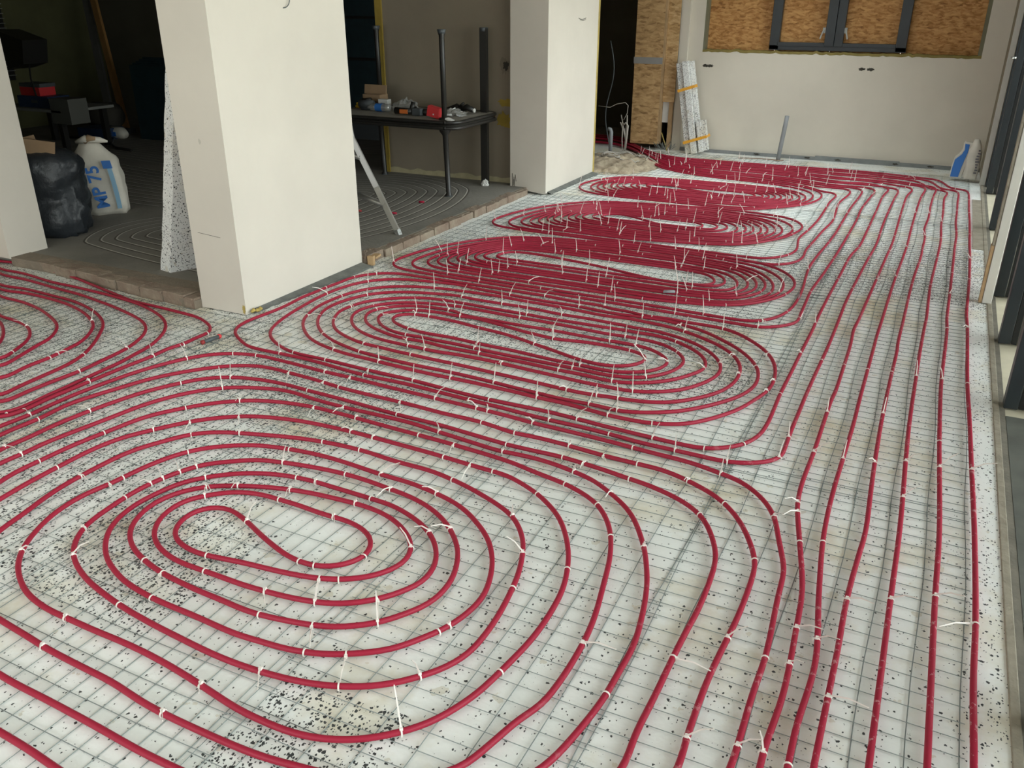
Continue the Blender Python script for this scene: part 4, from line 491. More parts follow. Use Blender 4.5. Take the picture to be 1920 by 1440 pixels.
# ceiling with an opening for the added rooflight, remaining walls
q = MB(); q.box(-11, .62, -2.5, 6.9, H, H + .15); q.box(-11, .62, 9.3, 12.5, H, H + .15); q.box(-11, -2.3, 6.9, 9.3, H, H + .15); q.box(-.9, .62, 6.9, 9.3, H, H + .15)
struct(q.build('ceiling', M_CEIL))
e = struct(bpy.data.objects.new('window_20', None)); COL.objects.link(e)  # unseen rooflight, added to bring daylight to the far end
q = MB(); q.box(-2.36, -2.30, 6.84, 9.36, H - .01, H + .2); q.box(-.9, -.84, 6.84, 9.36, H - .01, H + .2); q.box(-2.3, -.9, 6.84, 6.9, H - .01, H + .2); q.box(-2.3, -.9, 9.3, 9.36, H - .01, H + .2); q.build('rooflight_frame', M_TIMBER, e)
q = MB(); q.box(-2.3, -.9, 6.9, 9.3, H + .12, H + .126); q.build('rooflight_pane', M_GLASS, e)
wallbox('wall_front_side', -7.1, -7.0, -2.5, 3.71, -0.05, H, M_PLASTER)
q = MB(); q.box(-7.0, -4.4, -2.6, -2.5, -.05, H); q.box(-1.2, .62, -2.6, -2.5, -.05, H); q.box(-7, .62, -2.6, -2.5, 2.25, H); q.box(-7, .62, -2.6, -2.5, -.05, .5)
struct(q.build('wall_front', M_PLASTER))
# header over the openings
wallbox('wall_header', -5.335, -3.612, 3.43, 3.71, 2.25, H, M_PLASTER)
wallbox('wall_header_2', -3.60, -3.30, 4.47, 7.04, 2.25, H, M_PLASTER)
# dark rooms behind
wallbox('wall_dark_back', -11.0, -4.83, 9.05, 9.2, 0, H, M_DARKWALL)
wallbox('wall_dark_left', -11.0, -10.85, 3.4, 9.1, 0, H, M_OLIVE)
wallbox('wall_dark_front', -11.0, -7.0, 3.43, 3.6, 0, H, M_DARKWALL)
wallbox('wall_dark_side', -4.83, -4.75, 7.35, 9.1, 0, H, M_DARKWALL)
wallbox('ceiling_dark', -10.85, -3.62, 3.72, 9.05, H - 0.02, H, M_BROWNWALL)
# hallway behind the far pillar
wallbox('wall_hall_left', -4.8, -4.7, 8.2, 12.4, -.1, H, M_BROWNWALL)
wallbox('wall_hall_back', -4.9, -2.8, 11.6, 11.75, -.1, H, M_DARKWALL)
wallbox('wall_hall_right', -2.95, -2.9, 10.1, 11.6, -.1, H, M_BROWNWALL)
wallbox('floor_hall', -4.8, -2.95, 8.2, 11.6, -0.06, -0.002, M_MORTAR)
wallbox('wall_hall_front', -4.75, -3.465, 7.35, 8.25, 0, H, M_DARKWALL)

for y, x0 in ((8.17, -.75), (7.46, -.95)):
    q = MB(); q.box(x0, .27, y - .012, y + .012, 0.0005, 0.004); q.build('joint_strip', M_WHITE, bpy.data.objects['floor'])
q = MB(); q.box(.335, .404, 6.72, 8.55, 0.0005, 0.004); q.build('joint_board', M_SILLB, bpy.data.objects['floor'])
# brick threshold strips
def bricks(name, a, b_, width, h, label, seed):
    r0 = random.Random(seed); a = Vector(a); b_ = Vector(b_); d = (b_ - a); L = d.length; d.normalize(); nn = Vector((-d.y, d.x))
    t = thing(name, label, 'brick kerb')
    q = MB(); mo = MB(); s = 0
    mo.add([(p.x, p.y, z) for z in (0, h - .018) for p in (a + nn * .012, b_ + nn * .012, b_ + nn * (width + .05), a + nn * (width + .05))], [(0, 3, 2, 1), (4, 5, 6, 7), (0, 1, 5, 4), (1, 2, 6, 5), (2, 3, 7, 6), (3, 0, 4, 7)])
    while s < L - .02:
        l = min(r0.uniform(.17, .23), L - s); o = r0.uniform(-.006, .010); dz = r0.uniform(-.012, .004); ww = width * r0.uniform(.85, 1.0)
        p = a + d * (s + .004) + nn * o; e = a + d * (s + l - .004) + nn * (o + r0.uniform(-.006, .006))
        c = [p, e, e + nn * ww, p + nn * ww]; k = .006
        q.add([(x.x, x.y, 0.001) for x in c] + [(x.x, x.y, h + dz - k) for x in c] + [(x.x + (c[(i + 2) % 4] - x).normalized().x * k, x.y + (c[(i + 2) % 4] - x).normalized().y * k, h + dz) for i, x in enumerate(c)],
              [(0, 3, 2, 1), (8, 9, 10, 11)] + [(i, (i + 1) % 4, 4 + (i + 1) % 4, 4 + i) for i in range(4)] + [(4 + i, 4 + (i + 1) % 4, 8 + (i + 1) % 4, 8 + i) for i in range(4)])
        s += l
    o = q.build('brick_row', M_BRICK, t); sb = o.modifiers.new('s', 'SUBSURF'); sb.subdivision_type = 'SIMPLE'; sb.levels = 3; sb.render_levels = 3
    tx = bpy.data.textures.new(name + 'n', 'CLOUDS'); tx.noise_scale = 0.05; dm = o.modifiers.new('d', 'DISPLACE'); dm.texture = tx; dm.strength = 0.012; dm.mid_level = .5
    mo.build('mortar_bed', M_MORTAR, t)
    return t
bricks('brick_threshold', (-5.34, 3.46), (-3.62, 3.31), 0.115, 0.068, 'rough brown brick kerb between the left pillar and the near white pillar', 2)
bricks('brick_threshold', (-5.9, 3.58), (-5.34, 3.46), 0.10, 0.058, 'short brick kerb end under the left edge pillar', 12)
bricks('brick_threshold', (-3.262, 4.49), (-3.262, 7.0), 0.10, 0.058, 'long brown brick kerb between the near pillar and the far white pillar', 5)
# screed between kerbs and old floor
q = MB(); q.box(-5.34, -3.612, 3.44, 3.58, 0, FZ + .004); q.box(-3.36, -3.30, 4.47, 7.04, 0, FZ - .002); struct(q.build('floor_edge', M_MORTAR))
# grey torn edging on the floor along the pillars
def torn_strip(name, x, y0, y1, w0, w1, seed, label):
    r0 = random.Random(seed); n = 40; L = []
    for i in range(n + 1):
        t = i / n; L.append((x + w0 + (w1 - w0) * t + r0.uniform(-.008, .008), y0 + (y1 - y0) * t))
    v = [(x, p[1], 0.001) for p in L] + [(x, p[1], 0.024) for p in L] + [(p[0], p[1], 0.010) for p in L] + [(p[0] + .004, p[1], 0.001) for p in L]
    m1 = n + 1; f = []
    for i in range(n):
        for k in range(3): f.append((k * m1 + i, (k + 1) * m1 + i, (k + 1) * m1 + i + 1, k * m1 + i + 1))
    o = mkobj(name, v, f, M_GREYSTRIP, None, False); tag(o, label, 'insulation strip'); return o
torn_strip('edge_strip', -3.286, 3.42, 4.46, 0.01, 0.085, 3, 'torn dark grey edging strip on the floor along the near white pillar')
torn_strip('edge_strip', -3.111, 7.08, 8.2, 0.03, 0.06, 6, 'torn dark grey edging strip on the floor along the far white pillar')
t = thing('wood_wedge', 'small pale wood wedge at the foot of the near white pillar', 'wood piece', (-3.235, 4.50, 0), 0.2)
q = MB(); q.box(-.022, .022, -.015, .015, 0.003, .065); q.box(-.02, .03, .015, .10, .04, .055); bevel(q.build('wedge_block', M_WOOD, t), .003)
q = MB(); 
for k in range(6): q.add(*(lambda c, r: ([(c[0] + r * x, c[1] + r * y, c[2] + r * .8 * z) for x, y, z in ((1, 0, 0), (0, 1, 0), (-1, 0, 0), (0, -1, 0), (0, 0, 1), (0, 0, -1))], [(0, 1, 4), (1, 2, 4), (2, 3, 4), (3, 0, 4), (1, 0, 5), (2, 1, 5), (3, 2, 5), (0, 3, 5)]))((-3.262 + rnd.uniform(-.01, .015), 3.395 + .012 * k, .020 + rnd.uniform(0, .008)), rnd.uniform(.012, .018)))
tag(q.build('foam_blob', M_FOAMY, None, True), 'yellow foam crumbs at the corner foot of the near white pillar', 'foam')

# ------------------------------------------------------------------ steel mesh mats
def mesh_mat(x0, x1, y0, y1, dx, dy, label, group, seed, zb=0.0035):
    r0 = random.Random(seed); b = MB(); rw = 0.00135
    cx, cy = (x0 + x1) / 2, (y0 + y1) / 2; an = r0.uniform(-.006, .006)
    def W(x, y, z):
        u, v = x - cx, y - cy
        wx = 0.005 * math.sin(y * 5.3 + seed) ; wy = 0.005 * math.sin(x * 4.1 + seed * 2)
        return (cx + u * math.cos(an) - v * math.sin(an) + wx, cy + u * math.sin(an) + v * math.cos(an) + wy, z + 0.0015 * math.sin(x * 7 + y * 6 + seed))
    def wire(p, q, z):
        n = max(2, int(((q[0] - p[0]) ** 2 + (q[1] - p[1]) ** 2) ** .5 / .22)); P = [W(p[0] + (q[0] - p[0]) * i / n, p[1] + (q[1] - p[1]) * i / n, z) for i in range(n + 1)]
        b.tube(P, rw, 4)
    nx = int(round((x1 - x0) / dx)); ny = int(round((y1 - y0) / dy))
    for i in range(nx + 1): wire((x0 + i * dx, y0 - .012), (x0 + i * dx, y0 + ny * dy + .012), zb)
    for j in range(ny + 1): wire((x0 - .012, y0 + j * dy), (x0 + nx * dx + .012, y0 + j * dy), zb + .0022)
    return tag(b.build('steel_mesh_mat', M_WIRE), label, 'wire mesh', group)
A1, A2 = 0.1155, 0.0577
k = 0
ORD = ('first', 'second', 'third', 'fourth', 'fifth', 'sixth', 'seventh')
def lay(xa, xb, ya, yb, dx, dy, sx, sy, lab, cols, grp):
    """mats laid edge over edge, each a little off the last"""
    global k
    i = 0; x = xb
    while True:
        xl = max(xa, x - sx); y = ya + (0.0 if i % 2 == 0 else -0.02); j = 0
        while True:
            yh = min(yb, y + sy); k += 1; r1 = random.Random(k)
            mesh_mat(xl, x, y, yh, dx, dy, 'wire mesh mat ' + lab + ', ' + cols[min(i, len(cols) - 1)] + ', ' + ORD[j] + ' from the camera', grp, k, 0.0030 + 0.0008 * (k % 3)); j += 1
            if yh >= yb - .01 or yb - yh < .4: break
            y = yh - .055 + r1.uniform(-.01, .01)
        if xl <= xa + .15: break
        x = xl + r1.uniform(.0, .04); i += 1
lay(-1.30, 0.29, 0.6, 9.9, A1, A2, 0.80, 2.30, 'under the long pipe runs', ('glazing row', 'inner row'), 'wire mesh mats along the window side')
lay(-3.2, -1.27, 0.3, 9.8, A2, A1, 0.98, 2.30, 'under the oval loops', ('right row', 'left row'), 'wire mesh mats under the oval loops')
lay(-5.6, -3.16, 1.0, 3.30, A2, A1, 1.25, 2.30, 'under the left edge loop', ('right row', 'left row'), 'wire mesh mats at the left side')

# ------------------------------------------------------------------ heating pipes
ALLP = []      # every pipe centre line, for the ties
def pipe_mesh(P, zfun=None, seg=8, seed=0):
    n = len(P); vs = []; 
    for i, p in enumerate(P):
        t = P[min(i + 1, n - 1)] - P[max(i - 1, 0)]; t.normalize(); nx, ny = -t.y, t.x
        z = zfun(p, i) if zfun else ZP + 0.0015 * noise.noise(Vector((p.x * 2.3, p.y * 2.3, seed)))
        for q in range(seg):
            a = 2 * math.pi * (q + .5) / seed_seg(seg); c, s = math.cos(a) * PR, math.sin(a) * PR
            vs.append((p.x + nx * c, p.y + ny * c, z + s))
    fs = [(i * seg + q, (i + 1) * seg + q, (i + 1) * seg + (q + 1) % seg, i * seg + (q + 1) % seg) for i in range(n - 1) for q in range(seg)]
    fs += [tuple(range(seg)), tuple((n - 1) * seg + q for q in range(seg))[::-1]]
    return vs, fs
def seed_seg(s): return s
def pipe(P, label, group, step=.025, zfun=None, seg=8, sm=3, far=False):
    S = spline(P, step, sm); v, f = pipe_mesh(S, zfun, seg, len(ALLP)); ALLP.append((S, far))
    return tag(mkobj('heating_pipe', v, f, M_PIPE, None, True), label, 'pipe', group)
G_RUN = 'pipe runs beside the glazed wall'
# manifold bundle: 14 pipes turn left behind the loops and go out through the hallway
ST_F = [(-1.42, 8.44), (-2.0, 8.50), (-2.3, 8.60), (-2.6, 8.80), (-2.90, 9.22), (-3.12, 9.60), (-3.34, 9.84), (-3.60, 9.98), (-4.6, 10.05)]
ST_B = [(-1.61, 9.45), (-2.0, 9.45), (-2.34, 9.45), (-2.66, 9.46), (-2.92, 9.55), (-3.13, 9.78), (-3.30, 10.04), (-3.55, 10.42), (-4.6, 10.65)]
def jit(i): return (0.0, .12, -.1, .15, .0, -.15, .25, -.1, .1, -.2, .1, .0, .1, 0)[i]
def bundle(i):
    t = (i + jit(i)) / 13.0
    return [(f[0] + (b_[0] - f[0]) * t, f[1] + (b_[1] - f[1]) * t) for f, b_ in zip(ST_F, ST_B)]
def zb(i):
    def f(p, k):
        if p.y < 8.3: return ZP
        s = max(0.0, min(1.0, (-2.55 - p.x) / 0.35)); return ZP + s * (i % 3) * 0.0172
    return f
def corner(P):
    return max(P, key=lambda p: p[1])
CORN = {2: corner(PIPES['delta']), 3: corner(PIPES['gamma']), 4: corner(PIPES['alpha']), 5: corner(PIPES['beta'])}
for _i in range(6): CORN[8 + _i] = corner(PIPES['runs'][_i])
_s2 = PIPES['second']; CORN[6] = _s2[-1] if _s2[-1][0] < _s2[0][0] else _s2[0]; CORN[7] = _s2[0] if _s2[-1][0] < _s2[0][0] else _s2[-1]
def lerp_tab(T, x):
    if x <= T[0][0]: return T[0][1]
    for p, q in zip(T, T[1:]):
        if x <= q[0]: return p[1] + (q[1] - p[1]) * (x - p[0]) / (q[0] - p[0])
    return T[-1][1]
FRT = [(-1.42, 8.46)] + [(CORN[i][0], CORN[i][1] + .03) for i in range(2, 14)]
FIX = [(-1.42, 0.0)] + [(CORN[i][0], float(i)) for i in range(2, 14)]
BCK = [(-1.61, 9.45), (-.76, 9.49), (-.35, 9.44), (0, 9.33), (.34, 9.20)]
def band_link(i, cx, cy):
    """from a run's upper corner into its place in the bundle"""
    B = bundle(i)
    L = [(cx, cy - .10), (cx - .012, cy - .02), (cx - .05, cy + .035), (cx - .13, cy + .06)]
    x = cx - .28
    while x > -1.30:
        j = lerp_tab(FIX, x); f = lerp_tab(FRT, x); t = max(0, (i + .5 * jit(i) - j) / (13.0 - j + .001))
        L.append((x, max(cy + .05, f + (lerp_tab(BCK, x) - f) * t))); x -= .22
    return L + [q for q in B if q[0] < L[-1][0] - .1]
# a run's own traced line, top corner trimmed, joined to the bundle
def with_band(P, i):
    P = sorted([tuple(p) for p in P], key=lambda p: p[1]); c = P[-1]; P = [p for p in P if p[1] < c[1] - .2]
    return P + band_link(i, c[0], c[1])
names_run = ['sixth long crimson pipe run from the glazing, nearest the oval loops', 'fifth long crimson pipe run from the glazing', 'fourth long crimson pipe run from the glazing',
             'third long crimson pipe run from the glazing', 'second long crimson pipe run from the glazing', 'outermost long crimson pipe run closest to the glazed wall']
for j, P in enumerate(PIPES['runs']):
    P = sorted([tuple(p) for p in P], key=lambda p: p[1])
    s = P[0]; d = Vector((P[0][0] - P[2][0], P[0][1] - P[2][1])).normalized()
    P = [(s[0] + d.x * 1.2 - .1, s[1] + d.y * 1.2), (s[0] + d.x * .5, s[1] + d.y * .5)] + P
    pipe(with_band(P, 8 + j), names_run[j], G_RUN, zfun=zb(8 + j))
pipe(PIPES['near'], 'crimson heating pipe coiled in the wide oval spiral nearest the camera', 'oval pipe loops')
# second loop: trim the two run tails at their upper corners and lead them into the bundle
S2 = [tuple(p) for p in PIPES['second']]
head = S2[:]; 
def tail_fix(L, i):
    # L starts at the top corner of the run
    c = L[0]; k0 = 0
    while L[k0][1] > c[1] - .2: k0 += 1
    return [tuple(p) for p in band_link(i, c[0], c[1])][::-1] + L[k0:]
S2 = tail_fix(S2, 7); S2 = tail_fix(S2[::-1], 6)
def zs2(p, i): return zb(6)(p, i) if i > 40 else zb(7)(p, i)
pipe(S2, 'crimson heating pipe coiled in the second oval spiral from the camera', 'oval pipe loops', zfun=lambda p, i: zb(7)(p, i))
# left loop
LL = [[tuple(p) for p in q] for q in PIPES['left']]
PL = []
for i, q in enumerate(LL):
    a = Vector(q[0]); e = Vector(q[-1])
    PL += q
    if i < len(LL) - 1:
        nx = Vector(LL[i + 1][0]); out = max(0.25, 1.9 - i * 0.22); w = Vector((-0.93, 0.36)) 
        PL += [tuple(e + w * out * .5 + Vector((-.02, -.05))), tuple((e + nx) / 2 + w * (out + .12)), tuple(nx + w * out * .5 + Vector((-.02, .06)))]
    else: PL += [tuple(e + Vector((-.4, .1)))]
st = Vector(LL[0][0]); PL = [tuple(st + Vector((-1.7, -.45))), tuple(st + Vector((-1.0, -.12))), tuple(st + Vector((-.45, .02)))] + PL
pipe(PL, 'crimson heating pipe loop at the left edge in front of the brick kerb', 'oval pipe loops')

LJ = (0, .006, -.012, .010, -.004, .014, -.010, .002, -.015, .009, .004, -.007, .012)
def lobes(L, Rr, yn, yf, s, tails, s2, ycr):
    """double spiral: left turn points L (inner first), right turn points Rr; yn, yf inner near/far line, s spacing"""
    def bottom(kl, pr):      # from left turn kl going along the near side to right turn index pr (1-based)
        xl, yl = L[kl - 1]; y = yn - (kl - 1) * s + LJ[(kl * 5) % 13]; h = yl - y
        P = [(xl, yl), (xl + .10 * h, yl - .45 * h), (xl + .42 * h, yl - .80 * h), (xl + 1.0 * h + .05, yl - .97 * h)]
        if pr is None: return P, y
        xr, yr = Rr[pr - 1]; hr = yr - y
        m = 4; a0 = P[-1][0]; a1 = xr - 1.05 * hr - .05
        for i in range(1, m): P.append((a0 + (a1 - a0) * i / m, y + .012 * noise.noise(Vector((a0 + i * .7, y * 9, 3.3)))))
        P += [(a1, y + .02 * hr), (xr - .42 * hr, yr - .80 * hr), (xr - .10 * hr, yr - .42 * hr), (xr, yr)]
        return P, y
    def topp(pr, kl):        # from right turn pr along the far side to left turn kl
        xr, yr = Rr[pr - 1]; xl, yl = L[kl - 1]; y = yf + (pr - 1) * s2 + LJ[(pr * 7 + 3) % 13]; h = y - yl; hr = y - yr
        a1 = xr - 1.15 * hr - .06; a0 = xl + 1.1 * h + .05
        P = [(xr, yr), (xr - .10 * hr, yr + .42 * hr), (xr - .45 * hr, yr + .80 * hr), (a1, y - .02 * hr)]
        for i in range(1, 4): P.append((a1 + (a0 - a1) * i / 4, y + .012 * noise.noise(Vector((a1 - i * .7, y * 9, 5.1)))))
        P += [(a0, y - .02 * h), (xl + .42 * h, yl + .82 * h), (xl + .10 * h, yl + .42 * h), (xl, yl)]
        return P
    N = len(L); out = []
    for start in (N, N - 1):
        arm = []; kl = start; P, y = bottom(kl, None)
        tail = tails[0] if start == N else tails[1]
        arm += tail(P, y)
        while True:
            # at left turn kl, came from the bottom; go up and over to right turn kl-1
            if kl == 1: break
            arm += topp(kl - 1, kl)[::-1][1:]
            pr = kl - 1
            if pr == 1: break
            P, y = bottom(pr - 1, pr); arm += P[::-1][1:]; kl = pr - 1
        out.append(arm)
    # centre: the arm that stops at left turn 1 crosses over to right turn 1
    a, b_ = out
    end_l = a if abs(a[-1][0] - L[0][0]) < 1e-6 else b_; end_r = b_ if end_l is a else a
    xl, yl = L[0]; xr, yr = Rr[0]; g0 = yf - yn
    S = [(xl + .04, yl + .40 * g0), (xl + .16, yl + .5 * g0), (xl + (xr - xl) * .42, (yn + yf) / 2), (xr - .30, yn + .01), (xr - .12, yn + .02), (xr - .03, yr - .06)]
    return end_l + S + end_r[::-1]
def clean2(P):
    Q = [Vector(P[0])]
    for p in P[1:]:
        if (Vector(p) - Q[-1]).length > .02: Q.append(Vector(p))
    def cs(L, i):
        a = L[i] - L[i - 1]; b_ = L[i + 1] - L[i]; return a.dot(b_) / (a.length * b_.length + 1e-9)
    for _ in range(60):
        bad = [i for i in range(1, len(Q) - 1) if cs(Q, i) < .15]
        if not bad: break
        i = bad[0]; best = None
        for j in range(max(1, i - 1), min(len(Q) - 1, i + 3)):
            T = Q[:j] + Q[j + 1:]; v = min(cs(T, k) for k in range(max(1, j - 3), min(len(T) - 1, j + 3)))
            if best is None or v > best[0]: best = (v, j)
        Q.pop(best[1])
    return Q
def run_tail(name, i, P_):
    T = [tuple(p) for p in PIPES[name]]           # from near bottom to the upper corner
    def f(P, y):
        xl = P[-1][0]; x1, y1 = T[0]; mid = [(xl + (x1 - xl) * t, y + (y1 - y) * t * t) for t in (.25, .5, .75)]
        c = T[-1]; Q = [q for q in T if q[1] < c[1] - .2] + band_link(i, c[0], c[1])
        full = P + mid + Q
        return full[::-1]
    return f
L3 = [(-2.58, 5.03), (-2.66, 5.02), (-2.71, 5.0), (-2.76, 4.97), (-2.80, 4.92), (-2.84, 4.87), (-2.89, 4.82), (-2.94, 4.78), (-3.02, 4.72), (-3.13, 4.66)]
R3 = [(-1.10, 5.07), (-1.04, 5.09), (-.96, 5.06), (-.90, 5.07), (-.85, 5.08), (-.80, 5.09), (-.75, 5.07), (-.70, 5.13), (-.645, 5.2)]
P3 = lobes(L3, R3, 4.97, 5.27, 0.056, (run_tail('beta', 5, None), run_tail('alpha', 4, None)), .055, 0)
pipe(clean2(P3), 'crimson heating pipe coiled in the third oval spiral from the camera', 'oval pipe loops', zfun=lambda p, i: zb(5)(p, i), far=True)
L4 = [(-2.36, 6.46), (-2.42, 6.44), (-2.49, 6.41), (-2.54, 6.38), (-2.59, 6.35), (-2.63, 6.31), (-2.68, 6.28), (-2.72, 6.25), (-2.76, 6.17), (-2.81, 6.12), (-2.87, 6.08), (-2.95, 6.03), (-3.07, 5.98)]
R4 = [(-1.53, 6.46), (-1.42, 6.47), (-1.35, 6.49), (-1.27, 6.46), (-1.21, 6.48), (-1.155, 6.49), (-1.10, 6.49), (-1.055, 6.50), (-1.005, 6.53), (-.955, 6.54), (-.89, 6.62), (-.84, 6.74)]
P4 = lobes(L4, R4, 6.37, 6.57, 0.052, (run_tail('gamma', 3, None), run_tail('delta', 2, None)), .050, 0)
pipe(clean2(P4), 'crimson heating pipe coiled in the fourth oval spiral from the camera', 'oval pipe loops', zfun=lambda p, i: zb(3)(p, i), far=True)
L5 = [(-2.42, 7.83), (-2.51, 7.82), (-2.56, 7.82), (-2.63, 7.80), (-2.68, 7.78), (-2.73, 7.76), (-2.79, 7.72), (-2.83, 7.67), (-2.88, 7.64), (-2.98, 7.61)]
R5 = [(-1.40, 7.77), (-1.33, 7.77), (-1.28, 7.78), (-1.23, 7.78), (-1.18, 7.79), (-1.13, 7.80), (-1.09, 7.82), (-1.03, 7.83), (-.985, 7.86)]
def t5(i, xr, yr):
    def f(P, y):
        xl = P[-1][0]; B = bundle(i); h = yr - y
        Q = P + [(xl + (xr - .5 - xl) * t, y) for t in (.3, .65, 1)] + [(xr - .42 * h, yr - .8 * h), (xr - .1 * h, yr - .42 * h), (xr, yr), (xr - .04, yr + .25), (xr - .2, yr + .42), (xr - .45, yr + .52)]
        Q += [q for q in B if q[0] < xr - .6]
        return Q[::-1]
    return f
P5 = lobes(L5, R5, 7.71, 7.89, 0.056, (t5(1, -.87, 7.95), t5(0, -.935, 7.88)), .042, 0)
pipe(clean2(P5), 'crimson heating pipe coiled in the small fifth oval spiral before the bundle', 'oval pipe loops', zfun=lambda p, i: zb(1)(p, i), far=True)

# ------------------------------------------------------------------ cable ties
def tie_parts(b, x, y, ang, tip, z=ZP, w=.0042, near=True):
    """strap round the pipe, square head, tapering tail"""
    c, s = math.cos(ang), math.sin(ang); nx, ny = -s, c
    seg = 12 if near else 6; rr = PR + .0013; th = .0011
    for side in (0, 1):
        pass
    vs = []
    for q in range(seg):
        a = 2 * math.pi * q / seg
        for (rad, off) in ((rr + th, -w / 2), (rr + th, w / 2), (rr - .0008, w / 2), (rr - .0008, -w / 2)):
            px = math.cos(a) * rad; pz = math.sin(a) * rad * (1.0 if math.sin(a) > 0 else 1.25)
            vs.append((x + nx * px + c * off, y + ny * px + s * off, z + pz))
    fs = [(q * 4 + j, ((q + 1) % seg) * 4 + j, ((q + 1) % seg) * 4 + (j + 1) % 4, q * 4 + (j + 1) % 4) for q in range(seg) for j in range(4)]
    b.add(vs, fs)
    if tip is None:
        return
    T = Vector(tip); hp = Vector((x, y, z + rr + .001)) if T.z > .02 else Vector((x + nx * rr * (1 if (T.x * nx + T.y * ny) > 0 else -1), y + ny * rr * (1 if (T.x * nx + T.y * ny) > 0 else -1), z + .002))
    e = Vector((x, y, z + .010)) + T; e.z = max(e.z, .004)
    h = .0042
    b.box(-h, h, -h, h, -h * .9, h * .9, 0, Matrix.Translation(hp) @ Matrix.Rotation(ang, 4, 'Z'))
    d = e - hp; m1 = hp + d * .5 + Vector((0, 0, min(.012, d.length * .08))); sidev = d.cross(Vector((0.35, -0.85, .4)))
    sidev = sidev.normalized() if sidev.length > 1e-5 else Vector((1, 0, 0)); up_ = d.cross(sidev).normalized()
    W = (.0022, .0020, .0012)
    v = []
    for p, ww in zip((hp, m1, e), W):
        for sx, sy in ((-1, -1), (1, -1), (1, 1), (-1, 1)): v.append(p + sidev * sx * ww + up_ * sy * .0007)
    b.add(v, [(i * 4 + j, i * 4 + (j + 1) % 4, (i + 1) * 4 + (j + 1) % 4, (i + 1) * 4 + j) for i in range(2) for j in range(4)] + [(3, 2, 1, 0), (8, 9, 10, 11)])
RUNW = ('sixth run from the glazing', 'fifth run from the glazing', 'fourth run from the glazing', 'third run from the glazing', 'second run from the glazing', 'run closest to the glazing')
LOOPC = {6: ('near oval', -1.45, 1.75, 1.5, 1.0), 7: ('second oval', -1.8, 3.8, 1.35, .75), 8: ('left edge loop', -3.9, 2.7, .8, .6), 9: ('third oval', -1.8, 5.1, 1.3, .7), 10: ('fourth oval', -1.8, 6.4, 1.3, .7), 11: ('fifth oval', -1.8, 7.8, 1.1, .6)}
def place_word(x, y):
    best = None
    for n_, (S, far) in enumerate(ALLP):
        d = min((p.x - x) ** 2 + (p.y - y) ** 2 for p in S[::2])
        if best is None or d < best[0]: best = (d, n_)
    n_ = best[1]
    if n_ < 6 or x > -.55: 
        return (RUNW[n_] if n_ < 6 else 'outer tail of the ' + LOOPC[n_][0]) + (', near part' if y < 2.6 else ', middle part' if y < 4.6 else ', far part')
    nm, cx, cy, ax, ay = LOOPC[n_]; u, v = (x - cx) / ax, (y - cy) / ay; r = max(abs(u), abs(v))
    side = ('right end' if u > 0 else 'left end') if abs(u) > abs(v) else ('far side' if v > 0 else 'near side')
    return side + ' of the ' + nm + (', outer turns' if r > .66 else ', inner turns')
for t in TIES:
    x, y, a = t[:3]; tip = t[3:] if len(t) > 3 else None
    b = MB(); tie_parts(b, 0, 0, a, tip)
    pw = place_word(x, y)
    kd = 'trimmed' if tip is None else 'raised tail' if tip[2] > .045 else 'low tail'
    o = tag(b.build('cable_tie', M_TIE), 'white cable tie (' + kd + ') on the ' + pw, 'cable tie', kd + ' ties, ' + pw); o.location = (x, y, 0)
# the many smaller ties of the far loops
b = MB(); rt_ = random.Random(21); nn_ = 0
for S, far in ALLP:
    i = rt_.randint(4, 14)
    while i < len(S) - 3:
        p = S[i]; d = S[i + 1] - S[i - 1]
        ok = (far and p.y < 8.4) or p.y > 5.2 and p.x < 0.4
        if ok and p.y < 9.6 and p.x > -3.2:
            up_t = p.x < -.62
            if up_t and rt_.random() < .75: tip = (rt_.gauss(0, .016), rt_.gauss(0, .02), rt_.uniform(.065, .105))
            elif rt_.random() < .2: tip = (rt_.uniform(-.05, .05), rt_.uniform(.02, .06), rt_.uniform(.01, .04))
            else: tip = None
            tie_parts(b, p.x, p.y, math.atan2(d.y, d.x), tip, near=False, w=.004); nn_ += 1
        i += rt_.randint(17, 34) if not far else rt_.randint(17, 36)
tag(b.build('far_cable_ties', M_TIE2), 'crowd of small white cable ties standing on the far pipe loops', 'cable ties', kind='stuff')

# ------------------------------------------------------------------ small things on the pipes
t = thing('marker_tool', 'grey and red pen shaped tool lying on the mesh beside the left pipe loop', 'tool', (-3.168, 2.985, 0.0165), 0)
A0 = Vector((-.010, -.062, 0)); A1_ = Vector((.006, .052, 0))
q = MB(); q.tube([A0 * .8, A1_ * .78], .0105, 12); q.build('tool_body', M_GREY, t, True)
q = MB(); q.tube([A1_ * .76, A1_ * .95, A1_ * 1.1], [.0125, .0125, .007], 12); q.build('red_cap', M_RED, t, True)
q = MB(); q.tube([A0 * .78, A0 * 1.0], .0115, 12); q.build('end_ring', M_REDD, t, True)
t = thing('pipe_coupling', 'grey clip sleeve lying across the third oval pipe loop', 'pipe clip', (-1.285, 4.74, .030), R(27))
q = MB(); q.tube([(-.035, 0, 0), (.035, 0, 0)], .0075, 10); q.box(-.03, .03, -.004, .004, .005, .010); q.build('sleeve', M_GREYPIPE, t, True)
t = thing('wire_twist', 'small dark wire twist on the outer pipe of the third oval loop', 'wire', (-.59, 4.975, .02), 0)
q = MB(); q.tube([(.012 * math.cos(i * .7), .03 * (i / 20 - .5) * 2, .012 + .012 * math.sin(i * .7)) for i in range(21)], .0016, 5); q.build('twist', M_GREYPIPE, t, True)

